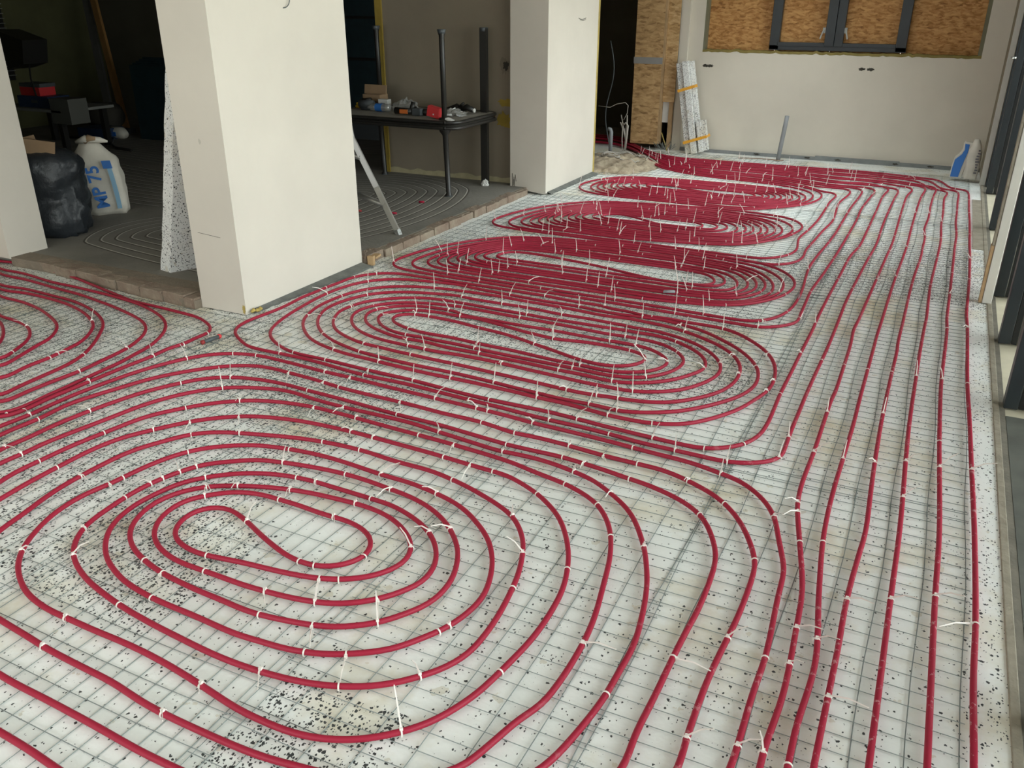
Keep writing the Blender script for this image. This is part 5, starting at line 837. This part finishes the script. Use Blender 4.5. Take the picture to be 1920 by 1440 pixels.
# ------------------------------------------------------------------ back wall objects
q = MB(); q.tube([(-1.575, 9.83, 0.0), (-1.56, 9.83, .18), (-1.545, 9.83, .35), (-1.535, 9.83, .475)], .023, 14)
q.tube([(-1.535, 9.83, .470), (-1.535, 9.83, .478)], .015, 10)
tag(q.build('conduit_stub', M_GREYPIPE, None, True), 'grey conduit pipe stub standing out of the floor before the back wall', 'pipe')
q = MB(); q.tube([(-2.0, 9.80, .004), (-1.8, 9.86, .006), (-1.62, 9.83, .01), (-1.575, 9.80, .01), (-1.52, 9.86, .006)], .006, 6)
tag(q.build('loose_cable', mat('brown_cable', (0.30, 0.21, 0.15), 0.7)), 'thin brown cable lying at the foot of the grey conduit stub', 'cable')
# foam strip bundle leaning in the corner, taped
t = thing('foam_strip_bundle', 'bundle of speckled foam strips with orange tape leaning on the back wall', 'insulation', (-2.50, 9.88, 0))
lean = Matrix.Rotation(R(-11), 4, 'Y')
def strip_box(x0, x1, y0, y1, z0, z1, name='foam_strip'):
    q = MB(); q.box(x0, x1, y0, y1, z0, z1, 0, lean); return bevel(q.build(name, M_FOAMB, t), .004)
strip_box(-.115, -.045, -.02, .05, .02, 1.0); strip_box(-.042, .028, -.05, .03, .01, 1.01); strip_box(.03, .075, .0, .06, .015, 1.0)
strip_box(-.03, .04, .035, .10, .02, .98); strip_box(.078, .155, -.045, .02, .03, .36, 'short_strip'); strip_box(.05, .10, -.05, -.005, .02, .35, 'short_strip')
for z, x1 in ((.71, .08), (.145, .16)):
    q = MB(); q.box(-.119, x1, -.055, .065 if z > .5 else .105, z, z + .030, 0, lean @ Matrix.Translation((0, 0, z)) @ Matrix.Rotation(R(-7 if z > .5 else -8), 4, 'Y') @ Matrix.Translation((0, 0, -z))); q.xform(Matrix.Translation((0, 0, 0))); q.build('tape_band', M_TAPE_O, t)
# OSB boxed post
t = thing('osb_boxed_post', 'upright OSB boxing with grey tape at the left end of the back wall', 'boxed post', (0, 0, 0))
q = MB(); q.box(-3.31, -2.985, 9.93, 9.955, 0.065, H); bevel(q.build('front_board', M_OSB2, t), .002)
q = MB(); q.box(-2.985, -2.962, 9.93, 10.02, 0.075, H); q.build('board_edge', M_WOOD, t)
q = MB(); q.box(-2.96, -2.825, 9.965, 9.985, .54, H); bevel(q.build('side_board', M_OSB3, t), .002)
q = MB(); q.box(-3.318, -2.980, 9.924, 9.93, .945, 1.015, 0, Matrix.Translation((0, 0, -2.985 * 0)) ); q.build('duct_tape', M_TAPE_G, t)
q = MB(); q.box(-2.96, -2.865, 10.0, 10.015, .31, .56); q.build('white_panel', M_WHITE, t)
q = MB(); q.box(-2.885, -2.845, 9.985, 10.03, 0.002, .56); q.build('stud', M_WOOD, t)
q = MB(); q.box(-2.84, -2.74, 10.05, 10.098, 0.0, H); q.build('plaster_return', M_PLASTER_BACK, t)
q = MB(); q.bar((-2.93, 9.92, .20), (-2.79, 9.70, .045), .008, .014); tag(q.build('wood_stick', M_FOAMY), 'thin yellowish stick leaning at the foot of the OSB post', 'stick')
q = MB()
for i in range(26):
    a = rnd.uniform(0, 6.28); r0 = rnd.uniform(.01, .10); q.tube([(-2.82 + r0 * math.cos(a) * .8, 9.72 + r0 * math.sin(a), .05), (-2.82 + r0 * 1.6 * math.cos(a + .4), 9.72 + r0 * 1.3 * math.sin(a + .4), .08 + rnd.uniform(0, .05)), (-2.82 + r0 * 1.2 * math.cos(a + .9), 9.74 + r0 * math.sin(a + .9), .055)], .0028, 4)
tag(q.build('wire_tangle', M_GREYSTRIP), 'grey tangle of wires and dust at the foot of the OSB post', 'wires', kind='stuff')
# sand heap, hallway pipe, cables
def heap(x, y):
    d = max(0, 1 - ((x + 3.12) / .52) ** 2 - ((y - 8.82) / .62) ** 2); return -.004 + .075 * d ** .7 + (.035 * noise.noise(Vector((x * 9, y * 9, 1))) + .022 * noise.noise(Vector((x * 25, y * 25, 2)))) * min(1, d * 4)
tag(grid_surface('sand_heap', -3.7, -2.6, 8.2, 9.5, 60, 60, heap, M_SAND), 'low heap of sandy rubble on the floor behind the far white pillar', 'rubble', kind='stuff')
q = MB(); q.tube([(-3.36, 9.40, 0.0), (-3.36, 9.40, .25), (-3.37, 9.40, .275), (-3.40, 9.40, .285)], .022, 12)
tag(q.build('drain_stub', M_GREYPIPE, None, True), 'grey pipe stub standing beside the cables behind the far pillar', 'pipe')
rc_ = random.Random(5)
q = MB()
for i in range(7):
    x0 = -3.27 + rc_.uniform(-.02, .02); top = (-3.27 + rc_.uniform(-.06, .03), 9.62 + rc_.uniform(-.03, .03), rc_.uniform(.3, .42))
    q.tube([(x0, 9.60, .02), (x0 + rc_.uniform(-.02, .02), 9.60, .14), ((x0 + top[0]) / 2 + .01, 9.6, .26), top], .006, 6)
q.tube([(-3.25, 9.6, .05), (-3.24, 9.6, .22), (-3.235, 9.6, .30), (-3.26, 9.6, .33), (-3.29, 9.6, .31)], .011, 8)
tag(q.build('cable_bunch', M_CABLE, None, True), 'upright bunch of white cables rising behind the far white pillar', 'cable')
q = MB(); q.tube([(-3.60, 9.6, .50), (-3.46, 9.6, .49), (-3.38, 9.6, .53), (-3.28, 9.6, .55), (-3.245, 9.6, .52), (-3.25, 9.6, .44), (-3.29, 9.6, .36)], .004, 6)
tag(q.build('thin_cable', M_CABLE, None, True), 'thin white cable arching through the air above the white cable bunch', 'cable')
q = MB(); q.tube([(-3.58 + .04 * math.sin(i * .45), 9.9, max(.0, .62 + i * .07)) for i in range(-9, 9)], .007, 8)
tag(q.build('grey_hose', M_GREY, None, True), 'dark grey hose hanging on the wall behind the far pillar', 'hose')
for n_, (cx, cy, rx, ry, z0) in enumerate(((-3.05, 8.95, .26, .20, .075), (-3.10, 9.02, .20, .26, .085), (-2.98, 8.98, .30, .16, .07))):
    q = MB(); q.tube([(cx + rx * math.cos(a / 10), cy + ry * math.sin(a / 10), heap(cx + rx * math.cos(a / 10), cy + ry * math.sin(a / 10)) + .012 + .006 * math.sin(a / 3 + n_)) for a in range(0, 58 - n_ * 6)], .006, 6)
    tag(q.build('cable_coil', M_CABLE, None, True), ['large loose white cable loop on the sandy heap', 'narrow white cable loop on the sandy heap beside the grey stub', 'flat wide white cable loop at the front of the sandy heap'][n_], 'cable')
# bags in the far right corner
def bag(name, label, loc, w, d, h, m, rz=0, neck=0.8, seed=1, smoothn=.012, parent=None, twist=0.0, lean_x=0.0):
    t = thing(name, label, 'bag', loc, rz); rings = []; n = 28; K = 18
    for i in range(K + 1):
        u = i / K
        if u < neck: s = 1 - .10 * (u / neck) ** 2 - .12 * max(0, .12 - u) / .12; e = .62
        else: v_ = (u - neck) / (1 - neck); s = .9 * (1 - v_) ** .8 * .75 + .22 + .12 * v_ * v_; e = 1
        ring = []
        for k_ in range(n):
            a = 2 * math.pi * k_ / n; ca, sa = math.cos(a), math.sin(a)
            x = w / 2 * s * abs(ca) ** e * (1 if ca > 0 else -1); y = d / 2 * s * abs(sa) ** e * (1 if sa > 0 else -1)
            nz = noise.noise(Vector((x * 14 + seed, y * 14, u * 6))) * smoothn + .9 * smoothn * noise.noise(Vector((x * 55 + seed, y * 30, u * 3))) + .5 * noise.noise(Vector((x * 40 + seed, y * 40, u * 14))) * smoothn
            ring.append((x * (1 + nz / max(w / 2, .01)) + lean_x * u * u, y * (1 + nz / max(d / 2, .01)), u * h + .002))
        rings.append(ring)
    v, f = loft(rings); mkobj('sack_body', v, f, m, t, True); return t
t = bag('white_sack', 'small white sack with twisted top in the far right corner', (.305, 9.45, 0.03), .13, .12, .37, M_BAG, 0, .72, 3, .010)
q = MB()
for i in range(9): q.box(.02 + .006 * math.sin(i), .045 + .006 * math.sin(i * 2), -.066, -.062, .06 + i * .026, .074 + i * .026)
q.build('print_lines', M_PRINT, t)
t = thing('blue_sack', 'folded blue and white sack beside the small white sack in the corner', 'bag', (.185, 9.47, 0.03))
prof = [(-.060, 0), (.045, 0), (.060, .10), (.075, .20), (.085, .27), (.09, .335), (.02, .345), (.01, .33), (.012, .27), (.0, .24), (-.045, .19), (-.055, .10)]
def extr(prof, y0, y1, m, name, parent):
    n = len(prof); v = [(x, y0, z) for x, z in prof] + [(x, y1, z) for x, z in prof]; return bevel(mkobj(name, v, [tuple(range(n)), tuple(range(n, 2 * n))[::-1]] + [(i, (i + 1) % n, n + (i + 1) % n, n + i)[::-1] for i in range(n)], m, parent), .008, 3)
extr(prof, -.03, .045, M_BAG, 'sack_body', t)
prof2 = [(-.052, .01), (.018, .01), (.030, .10), (.045, .18), (.060, .25), (.062, .32), (.022, .325), (.028, .27), (.010, .225), (-.038, .175), (-.048, .10)]
extr(prof2, -.036, -.031, M_BLUE, 'blue_print', t)

# ------------------------------------------------------------------ tables
def rrect(x0, x1, y0, y1, r, n=6):
    P = []
    for cx, cy, a0 in ((x1 - r, y0 + r, -90), (x1 - r, y1 - r, 0), (x0 + r, y1 - r, 90), (x0 + r, y0 + r, 180)):
        for i in range(n + 1): a = R(a0 + 90 * i / n); P.append((cx + r * math.cos(a), cy + r * math.sin(a)))
    return P
TX0, TX1, TY0, TY1 = -4.92, -3.60, 6.29, 7.07
LEGS = [(-3.735, 6.39), (-3.70, 7.0), (-4.80, 7.0), (-4.80, 6.39)]
def table(label, z0, z1, legz, upside, mtop):
    t = thing('folding_table', label, 'table', (0, 0, 0), 0)
    q = MB(); q.prism(rrect(TX0, TX1, TY0, TY1, .10), z0, z1); bevel(q.build('tabletop', mtop, t), .003)
    q = MB(); P = rrect(TX0 - .008, TX1 + .008, TY0 - .008, TY1 + .008, .108, 8); q.tube([(a, b_, (z0 + z1) / 2) for a, b_ in P + P[:2]], .015, 8); q.build('edge_trim', M_BLACK, t, True)
    for i, (x, y) in enumerate(LEGS):
        a, b_ = legz; q = MB()
        jx = (-.015 if not upside else .0)
        if upside: x = x - (.02 if i == 0 else 0)
        if i == 1: q.box(x - .032, x + .032, y - .02, y + .02, min(a, b_), max(a, b_)); 
        elif upside:
            q.tube([(x, y, a), (x, y, a + .015), (x, y, a + .02), (x - .005, y, b_ - .05), (x - .005, y, b_ - .03), (x - .005, y, b_)], [.05, .045, .022, .022, .027, .027], 12)
        else:
            q.tube([(x - .02, y, a), (x - .018, y, a - .03), (x - .016, y, a - .06), (x + .0, y, b_ + .03), (x, y, b_ + .015), (x, y, b_)], [.055, .045, .024, .022, .032, .032], 12)
        lg = q.build('leg', M_BLACK, t, i != 1)
        q = MB(); fx = x - (.005 if upside and i != 1 else 0); q.tube([(fx, y, b_ + (.012 if not upside else -.03)), (fx, y, b_ + (.001 if not upside else .002))], [.029, .036], 12); q.build('foot_cap', M_GREY, lg, True)
    return t
table('black edged table standing on its legs before the bare plaster recess', .625, .648, (.625, FZ), False, M_TABLETOP)
table('upturned table with legs in the air stacked on the lower table', .672, .690, (.690, 1.385), True, M_TABLETOP)
ZT = .691
def small(name, label, cat, loc, parts, rz=0):
    t = thing(name, label, cat, loc, rz)
    for pn, m, fn, sm in parts:
        q = MB(); fn(q); o = q.build(pn, m, t, sm)
        if not sm: bevel(o, .002)
    return t
small('red_box', 'red plastic box tilted against the upturned table leg', 'box', (-3.88, 6.42, ZT), [('box_body', M_RED, lambda q: q.box(-.055, .055, -.03, .03, 0, .085, 0, Matrix.Rotation(R(12), 4, 'Y') @ Matrix.Translation((0, 0, .012))), False), ('white_label', M_WHITE, lambda q: q.box(.012, .024, -.033, -.030, .03, .042), False)])
small('cordless_drill', 'black and orange cordless tool lying on the upturned table', 'tool', (-4.22, 6.50, ZT), [('tool_body', M_BLACK, lambda q: (q.tube([(-.09, 0, .035), (.08, 0, .035)], .028, 10), q.tube([(.07, 0, .035), (.085, .02, .11)], .02, 8)), True), ('orange_shell', M_ORANGE, lambda q: q.box(-.03, .05, -.031, -.02, .015, .05), False), ('battery', M_GREY, lambda q: q.box(.09, .17, -.02, .05, .005, .06), False)])
small('water_bottle', 'clear drink bottle with blue label lying on the upturned table', 'bottle', (-4.55, 6.62, ZT), [('bottle_body', M_CLEAR, lambda q: q.tube([(-.13, 0, .035), (-.11, 0, .035), (-.09, 0, .035), (.09, 0, .035), (.10, 0, .035)], [.012, .013, .033, .033, .028], 12), True), ('blue_label', M_BLUE, lambda q: q.tube([(-.04, 0, .035), (.03, 0, .035)], .0345, 12, cap=False), True)])
def crumple(name, label, cx, cy, rx, ry, rz_, seed, m=M_CLEAR, z0=ZT, cat='plastic bag'):
    r0 = random.Random(seed); v, f = [], []; nu, nv = 18, 9
    for j in range(nv + 1):
        for i in range(nu):
            a = 2 * math.pi * i / nu; p = math.pi / 2 * j / nv; k_ = 1 + .45 * noise.noise(Vector((math.cos(a) * 3 + seed, math.sin(a) * 3, p * 4)))
            v.append((cx + rx * math.cos(a) * math.cos(p) * k_, cy + ry * math.sin(a) * math.cos(p) * k_, z0 + .002 + rz_ * math.sin(p) * k_))
    f = [(j * nu + i, j * nu + (i + 1) % nu, (j + 1) * nu + (i + 1) % nu, (j + 1) * nu + i) for j in range(nv) for i in range(nu)]
    return tag(mkobj(name, v, f, m, None, False), label, cat)
crumple('plastic_bag', 'crumpled clear plastic bag on the middle of the upturned table', -4.38, 6.78, .14, .10, .09, 3)
crumple('plastic_bag', 'clear plastic bag on the right end of the upturned table', -3.66 - .16, 6.66, .12, .08, .05, 7)
small('pliers_pair', 'yellow handled hand tool at the left end of the upturned table', 'tool', (-4.86, 6.80, ZT), [('handle', M_YEL, lambda q: (q.tube([(-.07, 0, .03), (0, .01, .045), (.04, 0, .03)], .014, 8), q.tube([(-.06, -.03, .012), (.04, -.03, .012)], .012, 8)), True), ('tool_head', M_GREY, lambda q: q.tube([(.04, -.01, .025), (.14, -.02, .022)], .022, 8), True)])
small('power_saw', 'dark handheld power tool behind the yellow handled tool', 'tool', (-4.74, 6.70, ZT), [('tool_body', M_GREY, lambda q: (q.tube([(-.08, 0, .05), (.06, 0, .045)], .038, 10), q.box(-.05, .16, -.04, .04, 0, .02)), True), ('grip', M_BLACK, lambda q: q.tube([(-.05, 0, .08), (.04, 0, .09)], .016, 8), True)])
small('cardboard_box', 'open brown cardboard box behind the tools on the upturned table', 'box', (-4.75, 6.86, ZT), [('box_body', M_CARD, lambda q: q.box(-.11, .08, -.06, .07, 0, .12), False), ('box_flap', M_CARD, lambda q: q.box(-.14, .10, -.01, .0, .12, .20, 0, Matrix.Rotation(R(-10), 4, 'X')), False)])
small('white_carton', 'small white carton with grey print beside the cardboard box', 'box', (-4.60, 6.77, ZT), [('carton_body', M_WHITE, lambda q: q.box(-.05, .05, -.03, .03, 0, .09), False), ('print', M_GREYPIPE, lambda q: q.box(-.025, .025, -.032, -.030, .03, .06), False)])
small('work_gloves', 'dark work gloves heaped near the right end of the upturned table', 'gloves', (-3.86, 6.86, ZT), [('glove', M_BLACK, lambda q: (q.tube([(-.14, 0, .02), (-.05, .02, .045), (.03, 0, .03)], [.02, .032, .018], 8), q.tube([(0, -.02, .03), (.08, -.03, .055), (.14, -.03, .03)], [.018, .03, .022], 8), q.tube([(-.02, 0, .05), (.03, 0, .085)], .012, 6)), True), ('white_cuff', M_WHITE, lambda q: q.tube([(.14, -.03, .03), (.155, -.03, .03)], .018, 8), True)])
small('spray_can', 'black canister lying beside the red plastic box', 'can', (-4.03, 6.55, ZT), [('can_body', M_BLACK, lambda q: q.tube([(-.07, 0, .03), (.05, 0, .03)], .03, 12), True), ('can_neck', M_GREY, lambda q: q.tube([(-.07, 0, .03), (-.12, .02, .06)], [.024, .012], 8), True)])
small('paper_scrap', 'pale paper scrap at the foot of the near upturned table leg', 'paper', (-3.70, 6.36, ZT), [('sheet', M_WHITE, lambda q: q.box(-.02, .04, -.03, .03, .002, .016, 0, Matrix.Rotation(R(18), 4, 'Y')), False)])
crumple('crumpled_tissue', 'white crumpled tissue at the foot of the rear right table leg', -3.665, 6.93, .035, .03, .05, 9, M_WHITE, FZ, 'tissue')

# ladder behind the pillar
t = thing('aluminium_ladder', 'aluminium ladder leaning behind the near white pillar', 'ladder', (0, 0, 0))
P0 = Vector((-3.40, 5.09, FZ)); P1 = Vector((-3.62, 5.16, .36)); P2 = Vector((-3.80, 5.15, .70)); P3_ = Vector((-3.98, 5.2, 1.5))
q = MB(); q.bar(P0, P1, .042, .02, (.3, -1, 0)); q.bar(P1, P2, .042, .02, (.3, -1, 0)); q.bar(P2, P3_, .042, .02, (.3, -1, 0)); bevel(q.build('rail', M_ALU, t), .003)
Q = [p + Vector((-.62, .34, 0)) for p in (P0, P1, P2, P3_)]
q = MB(); q.bar(Q[0], Q[1], .042, .02, (.3, -1, 0)); q.bar(Q[1], Q[2], .042, .02, (.3, -1, 0)); q.bar(Q[2], Q[3], .042, .02, (.3, -1, 0)); bevel(q.build('rail', M_ALU, t), .003)
for s in (.62, 1.6):
    a, b_ = (P0.lerp(P1, min(s, 1)), Q[0].lerp(Q[1], min(s, 1))) if s <= 1 else (P1.lerp(P2, s - 1), Q[1].lerp(Q[2], s - 1))
    q = MB(); q.tube([a, b_], .021, 10); q.build('rung', M_ALU, t, True)
q = MB(); q.bar(P0 + Vector((-.03, .01, .0)), P0 + Vector((.012, -.004, .012)), .06, .03, (.3, -1, 0)); q.build('foot_cap', M_LIGHTGREY, t)
# red pipe offcuts on the concrete
for i, (x, y, a, L, lb) in enumerate(((-3.78, 5.60, .3, .05, 'short red pipe offcut on the concrete floor right of the ladder rail'), (-3.80, 6.05, .4, .045, 'tiny red pipe offcut on the concrete floor nearest the table'), (-3.98, 5.20, 2.4, .09, 'curved red pipe offcut on the concrete floor left of the ladder rail'), (-4.08, 5.55, .1, .05, 'dark red pipe offcut behind the ladder rung'))):
    q = MB(); q.tube([(-L / 2, 0, .0), (0, .008 * (i == 2), 0), (L / 2, 0, 0)], PR, 8); o = tag(q.build('pipe_offcut', M_REDD if i > 1 else M_PIPE, None, True), lb, 'pipe piece'); o.location = (x, y, FZ + .011); o.rotation_euler = (0, 0, a)


# ------------------------------------------------------------------ things left of the near pillar
t = thing('leaning_foam_board', 'speckled foam board leaning on edge behind the near white pillar', 'insulation', (0, 0, 0))
def fb():
    bx = [(-4.25, 3.68, FZ), (-4.145, 3.655, FZ), (-4.03, 3.90, FZ), (-4.14, 3.93, FZ)]
    tp = [(-3.955, 3.70, 1.28), (-3.86, 3.675, 1.28), (-3.74, 3.90, 1.28), (-3.85, 3.93, 1.28)]
    n = 18; rings = []
    for i in range(n + 1):
        s = i / n; r_ = []
        for a, c in zip(bx, tp):
            p = Vector(a).lerp(Vector(c), s); j = .006 * noise.noise(Vector((p.x * 30, p.y * 30, p.z * 40))); r_.append((p.x + j, p.y + j, p.z))
        rings.append(r_)
    v, f = loft(rings); return mkobj('board', v, f, M_FOAMB, t)
fb()
# plaster sack with print
t = bag('plaster_sack', 'white plaster sack printed MP 75 with twisted top on the dark floor', (-5.86, 4.66, FZ), .34, .25, .55, M_BAG, R(46), .76, 9, .016, lean_x=-.05)
txt = bpy.data.curves.new('print', 'FONT'); txt.body = 'MP 75'; txt.size = .128; txt.extrude = .0006; txt.offset = .003; txt.resolution_u = 4
to = bpy.data.objects.new('tmp_text', txt); COL.objects.link(to); bpy.context.view_layer.update()
dg = bpy.context.evaluated_depsgraph_get(); me = bpy.data.meshes.new_from_object(to.evaluated_get(dg)); bpy.data.objects.remove(to)
me.materials.clear(); me.materials.append(M_BLUE); mo = bpy.data.objects.new('blue_lettering', me); COL.objects.link(mo); mo.parent = t
Mx = Matrix.Translation((0.035, -.164, .07)) @ Matrix.Rotation(R(7), 4, 'Y').inverted() @ Matrix.Rotation(R(90), 4, 'X') @ Matrix.Rotation(R(90), 4, 'Z')
me.transform(Mx)
def band(x0, x1, z0, z1, m, nm, off=.006):
    q = MB(); n = 10; v = []
    for i in range(n + 1):
        z = z0 + (z1 - z0) * i / n; sh = -.06 * (z / .56) ** 2
        for x in (x0, x1): v.append((x + sh, -.128 - .008, z))
    q.add(v, [(2 * i, 2 * i + 1, 2 * i + 3, 2 * i + 2) for i in range(n)]); q.build(nm, m, t)
band(.085, .118, .05, .36, M_LBLUE, 'blue_stripe'); band(.06, .125, .36, .42, M_BLUE, 'blue_patch')
q = MB(); q.tube([(-.13, -.02, .55), (-.06, -.06, .575), (.04, -.03, .56), (.09, -.02, .545)], [.014, .030, .022, .008], 10); q.build('twisted_top', M_BAG, t, True)
q = MB(); q.tube([(-.07, -.06, .55), (-.03, -.07, .585), (.01, -.06, .575)], [.014, .026, .014], 8); q.build('brown_lining', M_CARD, t, True)
# black rubbish bag
t = bag('rubbish_bag', 'large black plastic rubbish bag beside the left edge pillar', (-5.66, 4.04, FZ), .48, .42, .60, M_BLACKBAG, R(40), .93, 15, .05)
q = MB(); q.box(-.20, .02, -.12, -.10, .48, .66, 0, Matrix.Rotation(R(10), 4, 'Y')); q.box(-.05, .14, -.06, -.045, .50, .68, 0, Matrix.Rotation(R(-12), 4, 'Y')); q.box(-.18, -.165, -.1, .12, .5, .64); q.build('cardboard_scrap', M_CARD, t)
# dim workshop clutter at the back left
t = thing('workbench', 'dim workbench loaded with boxes at the far left behind the pillar', 'bench', (0, 0, 0))
q = MB(); q.box(-9.7, -8.62, 6.5, 7.2, .47, .50); bevel(q.build('bench_top', mat('bench_grey', (0.22, 0.22, 0.2), 0.7), t), .004)
for x, y in ((-9.6, 6.55), (-8.70, 6.55), (-9.6, 7.1), (-8.70, 7.1)):
    q = MB(); q.box(x - .03, x + .03, y - .03, y + .03, FZ, .47); q.build('leg', M_BLACK, t)
small('tool_case', 'blue tool case on the dim workbench under the red tool box', 'box', (-9.12, 6.72, .50), [('case_body', M_NAVY, lambda q: q.box(-.28, .22, -.14, .14, 0, .12), False), ('case_latch', M_GREY, lambda q: q.box(-.05, .05, -.146, -.14, .05, .08), False)])
small('tool_box', 'red tool box on top of the blue case on the dim workbench', 'box', (-9.18, 6.72, .62), [('box_body', M_RED, lambda q: q.box(-.2, .12, -.1, .1, 0, .09), False), ('box_lid', M_GREY, lambda q: q.box(-.2, .14, -.1, .1, .09, .13), False)])
small('grey_bucket', 'square grey bin on the right end of the dim workbench', 'bin', (-8.62, 6.62, .46), [('bin_body', mat('bin_grey', (0.10, 0.10, 0.085), 0.7), lambda q: q.box(-.16, .14, -.12, .12, -.10, .16), False)])
small('black_machine', 'black round machine on the floor behind the dim workbench', 'machine', (-9.45, 7.75, FZ), [('machine_body', M_GRIME, lambda q: q.tube([(-.28, 0, .2), (-.2, 0, .22), (.12, 0, .22), (.22, 0, .2)], [.08, .15, .17, .10], 16), True), ('machine_base', M_GREY, lambda q: q.box(-.28, .25, -.2, .2, 0, .06), False)])
small('blue_crate', 'dark blue crate on the dim floor before the black machine', 'crate', (-9.25, 7.45, FZ), [('crate_body', M_NAVY, lambda q: q.box(-.2, .25, -.15, .15, 0, .13), False)])
small('small_sack', 'small white and blue sack lying at the foot of the leaning planks', 'bag', (-9.0, 7.5, FZ), [('sack_body', M_BAG, lambda q: q.tube([(-.16, 0, .06), (-.1, 0, .07), (.08, 0, .07), (.14, 0, .05)], [.03, .07, .07, .04], 12), True), ('blue_print', M_BLUE, lambda q: q.box(-.08, .05, -.078, -.07, .04, .09), False)])
q = MB(); q.tube([(-9.55, 7.2, FZ + .02), (-9.2, 7.35, FZ + .02), (-8.9, 7.35, FZ + .03), (-8.6, 7.05, FZ + .02), (-8.35, 6.9, FZ + .02), (-8.05, 6.85, FZ + .02)], .014, 8)
tag(q.build('black_cable', M_BLACK, None, True), 'black cable snaking over the dim floor behind the plaster sack', 'cable')
q = MB(); q.bar((-9.3, 7.9, FZ), (-10.4, 8.6, 2.3), .10, .035, (0, 1, 0)); tag(q.build('wood_plank', mat('dim_plank', (0.42, 0.22, 0.07), 0.8, var=0.2)), 'orange brown plank leaning on the dim back wall', 'plank')
q = MB(); q.bar((-9.55, 7.9, FZ), (-10.6, 8.7, 2.2), .13, .03, (0, 1, 0)); tag(q.build('grey_plank', mat('dim_grey_plank', (0.17, 0.165, 0.15), 0.8, var=0.2)), 'grey board leaning on the dim back wall left of the brown plank', 'plank')
q = MB()
for i in range(5): q.box(-8.75 + .02 * i, -8.15 + .02 * i, 7.62 + .035 * i, 7.645 + .035 * i, FZ, .90 + .02 * i)
tag(q.build('panel_stack', M_TEAL), 'stack of dark teal panels standing on edge in the dim room', 'panels')
t = thing('venetian_blind', 'dark venetian blind with bright slat gaps at the top left', 'blind', (-10.7, 7.42, 0), 0)
q = MB()
for i in range(22): q.box(-.02, .02, -.32, .12, .72 + i * .055, .728 + i * .055)
q.build('slats', M_ALU, t)
q = MB(); q.box(-.10, -.04, -.34, .14, .66, 2.0); q.build('backing', M_BLACK, t)
q = MB(); q.add([(0, 0, 0), (.42, 0, -.10), (.36, 0, -.34), (.1, 0, -.4), (0, .3, 0), (.42, .3, -.10), (.36, .3, -.34), (.1, .3, -.4)], [(0, 1, 2, 3), (7, 6, 5, 4), (0, 4, 5, 1), (1, 5, 6, 2), (2, 6, 7, 3), (3, 7, 4, 0)])
o = tag(q.build('black_lamp_head', M_BLACK), 'black angular lamp head hanging before the venetian blind', 'lamp'); o.location = (-9.42, 6.5, 1.3)
q = MB(); q.tube([(-9.1, 6.6, 1.0), (-9.13, 6.6, .8), (-9.1, 6.6, .62)], .01, 6); q.build('lamp_stem', M_BLACK, None).parent = o
bpy.data.objects['lamp_stem'].matrix_parent_inverse = Matrix.Translation((9.42, -6.5, -1.3))
# dark glazed cabinet beyond the table
t = thing('dark_door', 'dark glazed door leaf standing in the shadow left of the table', 'door', (0, 0, 0))
q = MB(); q.box(-6.55, -5.75, 8.85, 8.90, .30, 2.3); q.build('leaf', M_TEAL, t)
for z in (.95, 1.4, 1.85):
    q = MB(); q.box(-6.5, -5.85, 8.84, 8.85, z, z + .03); q.build('bar', M_BLACK, t)
q = MB(); q.box(-5.74, -5.68, 8.80, 8.90, FZ, 2.4); q.build('door_frame', M_GREYSTRIP, t)
q = MB(); q.box(-6.60, -5.75, 8.80, 8.86, FZ, .30); q.build('kick_panel', M_GREY, t)
b = MB(); b.box(-4.93, -4.905, 7.3, 7.36, .3, H); b.build('pale_edge', M_LIGHTGREY, bpy.data.objects['wall_recess'])
# portals need nothing else; finish
bpy.context.view_layer.update()
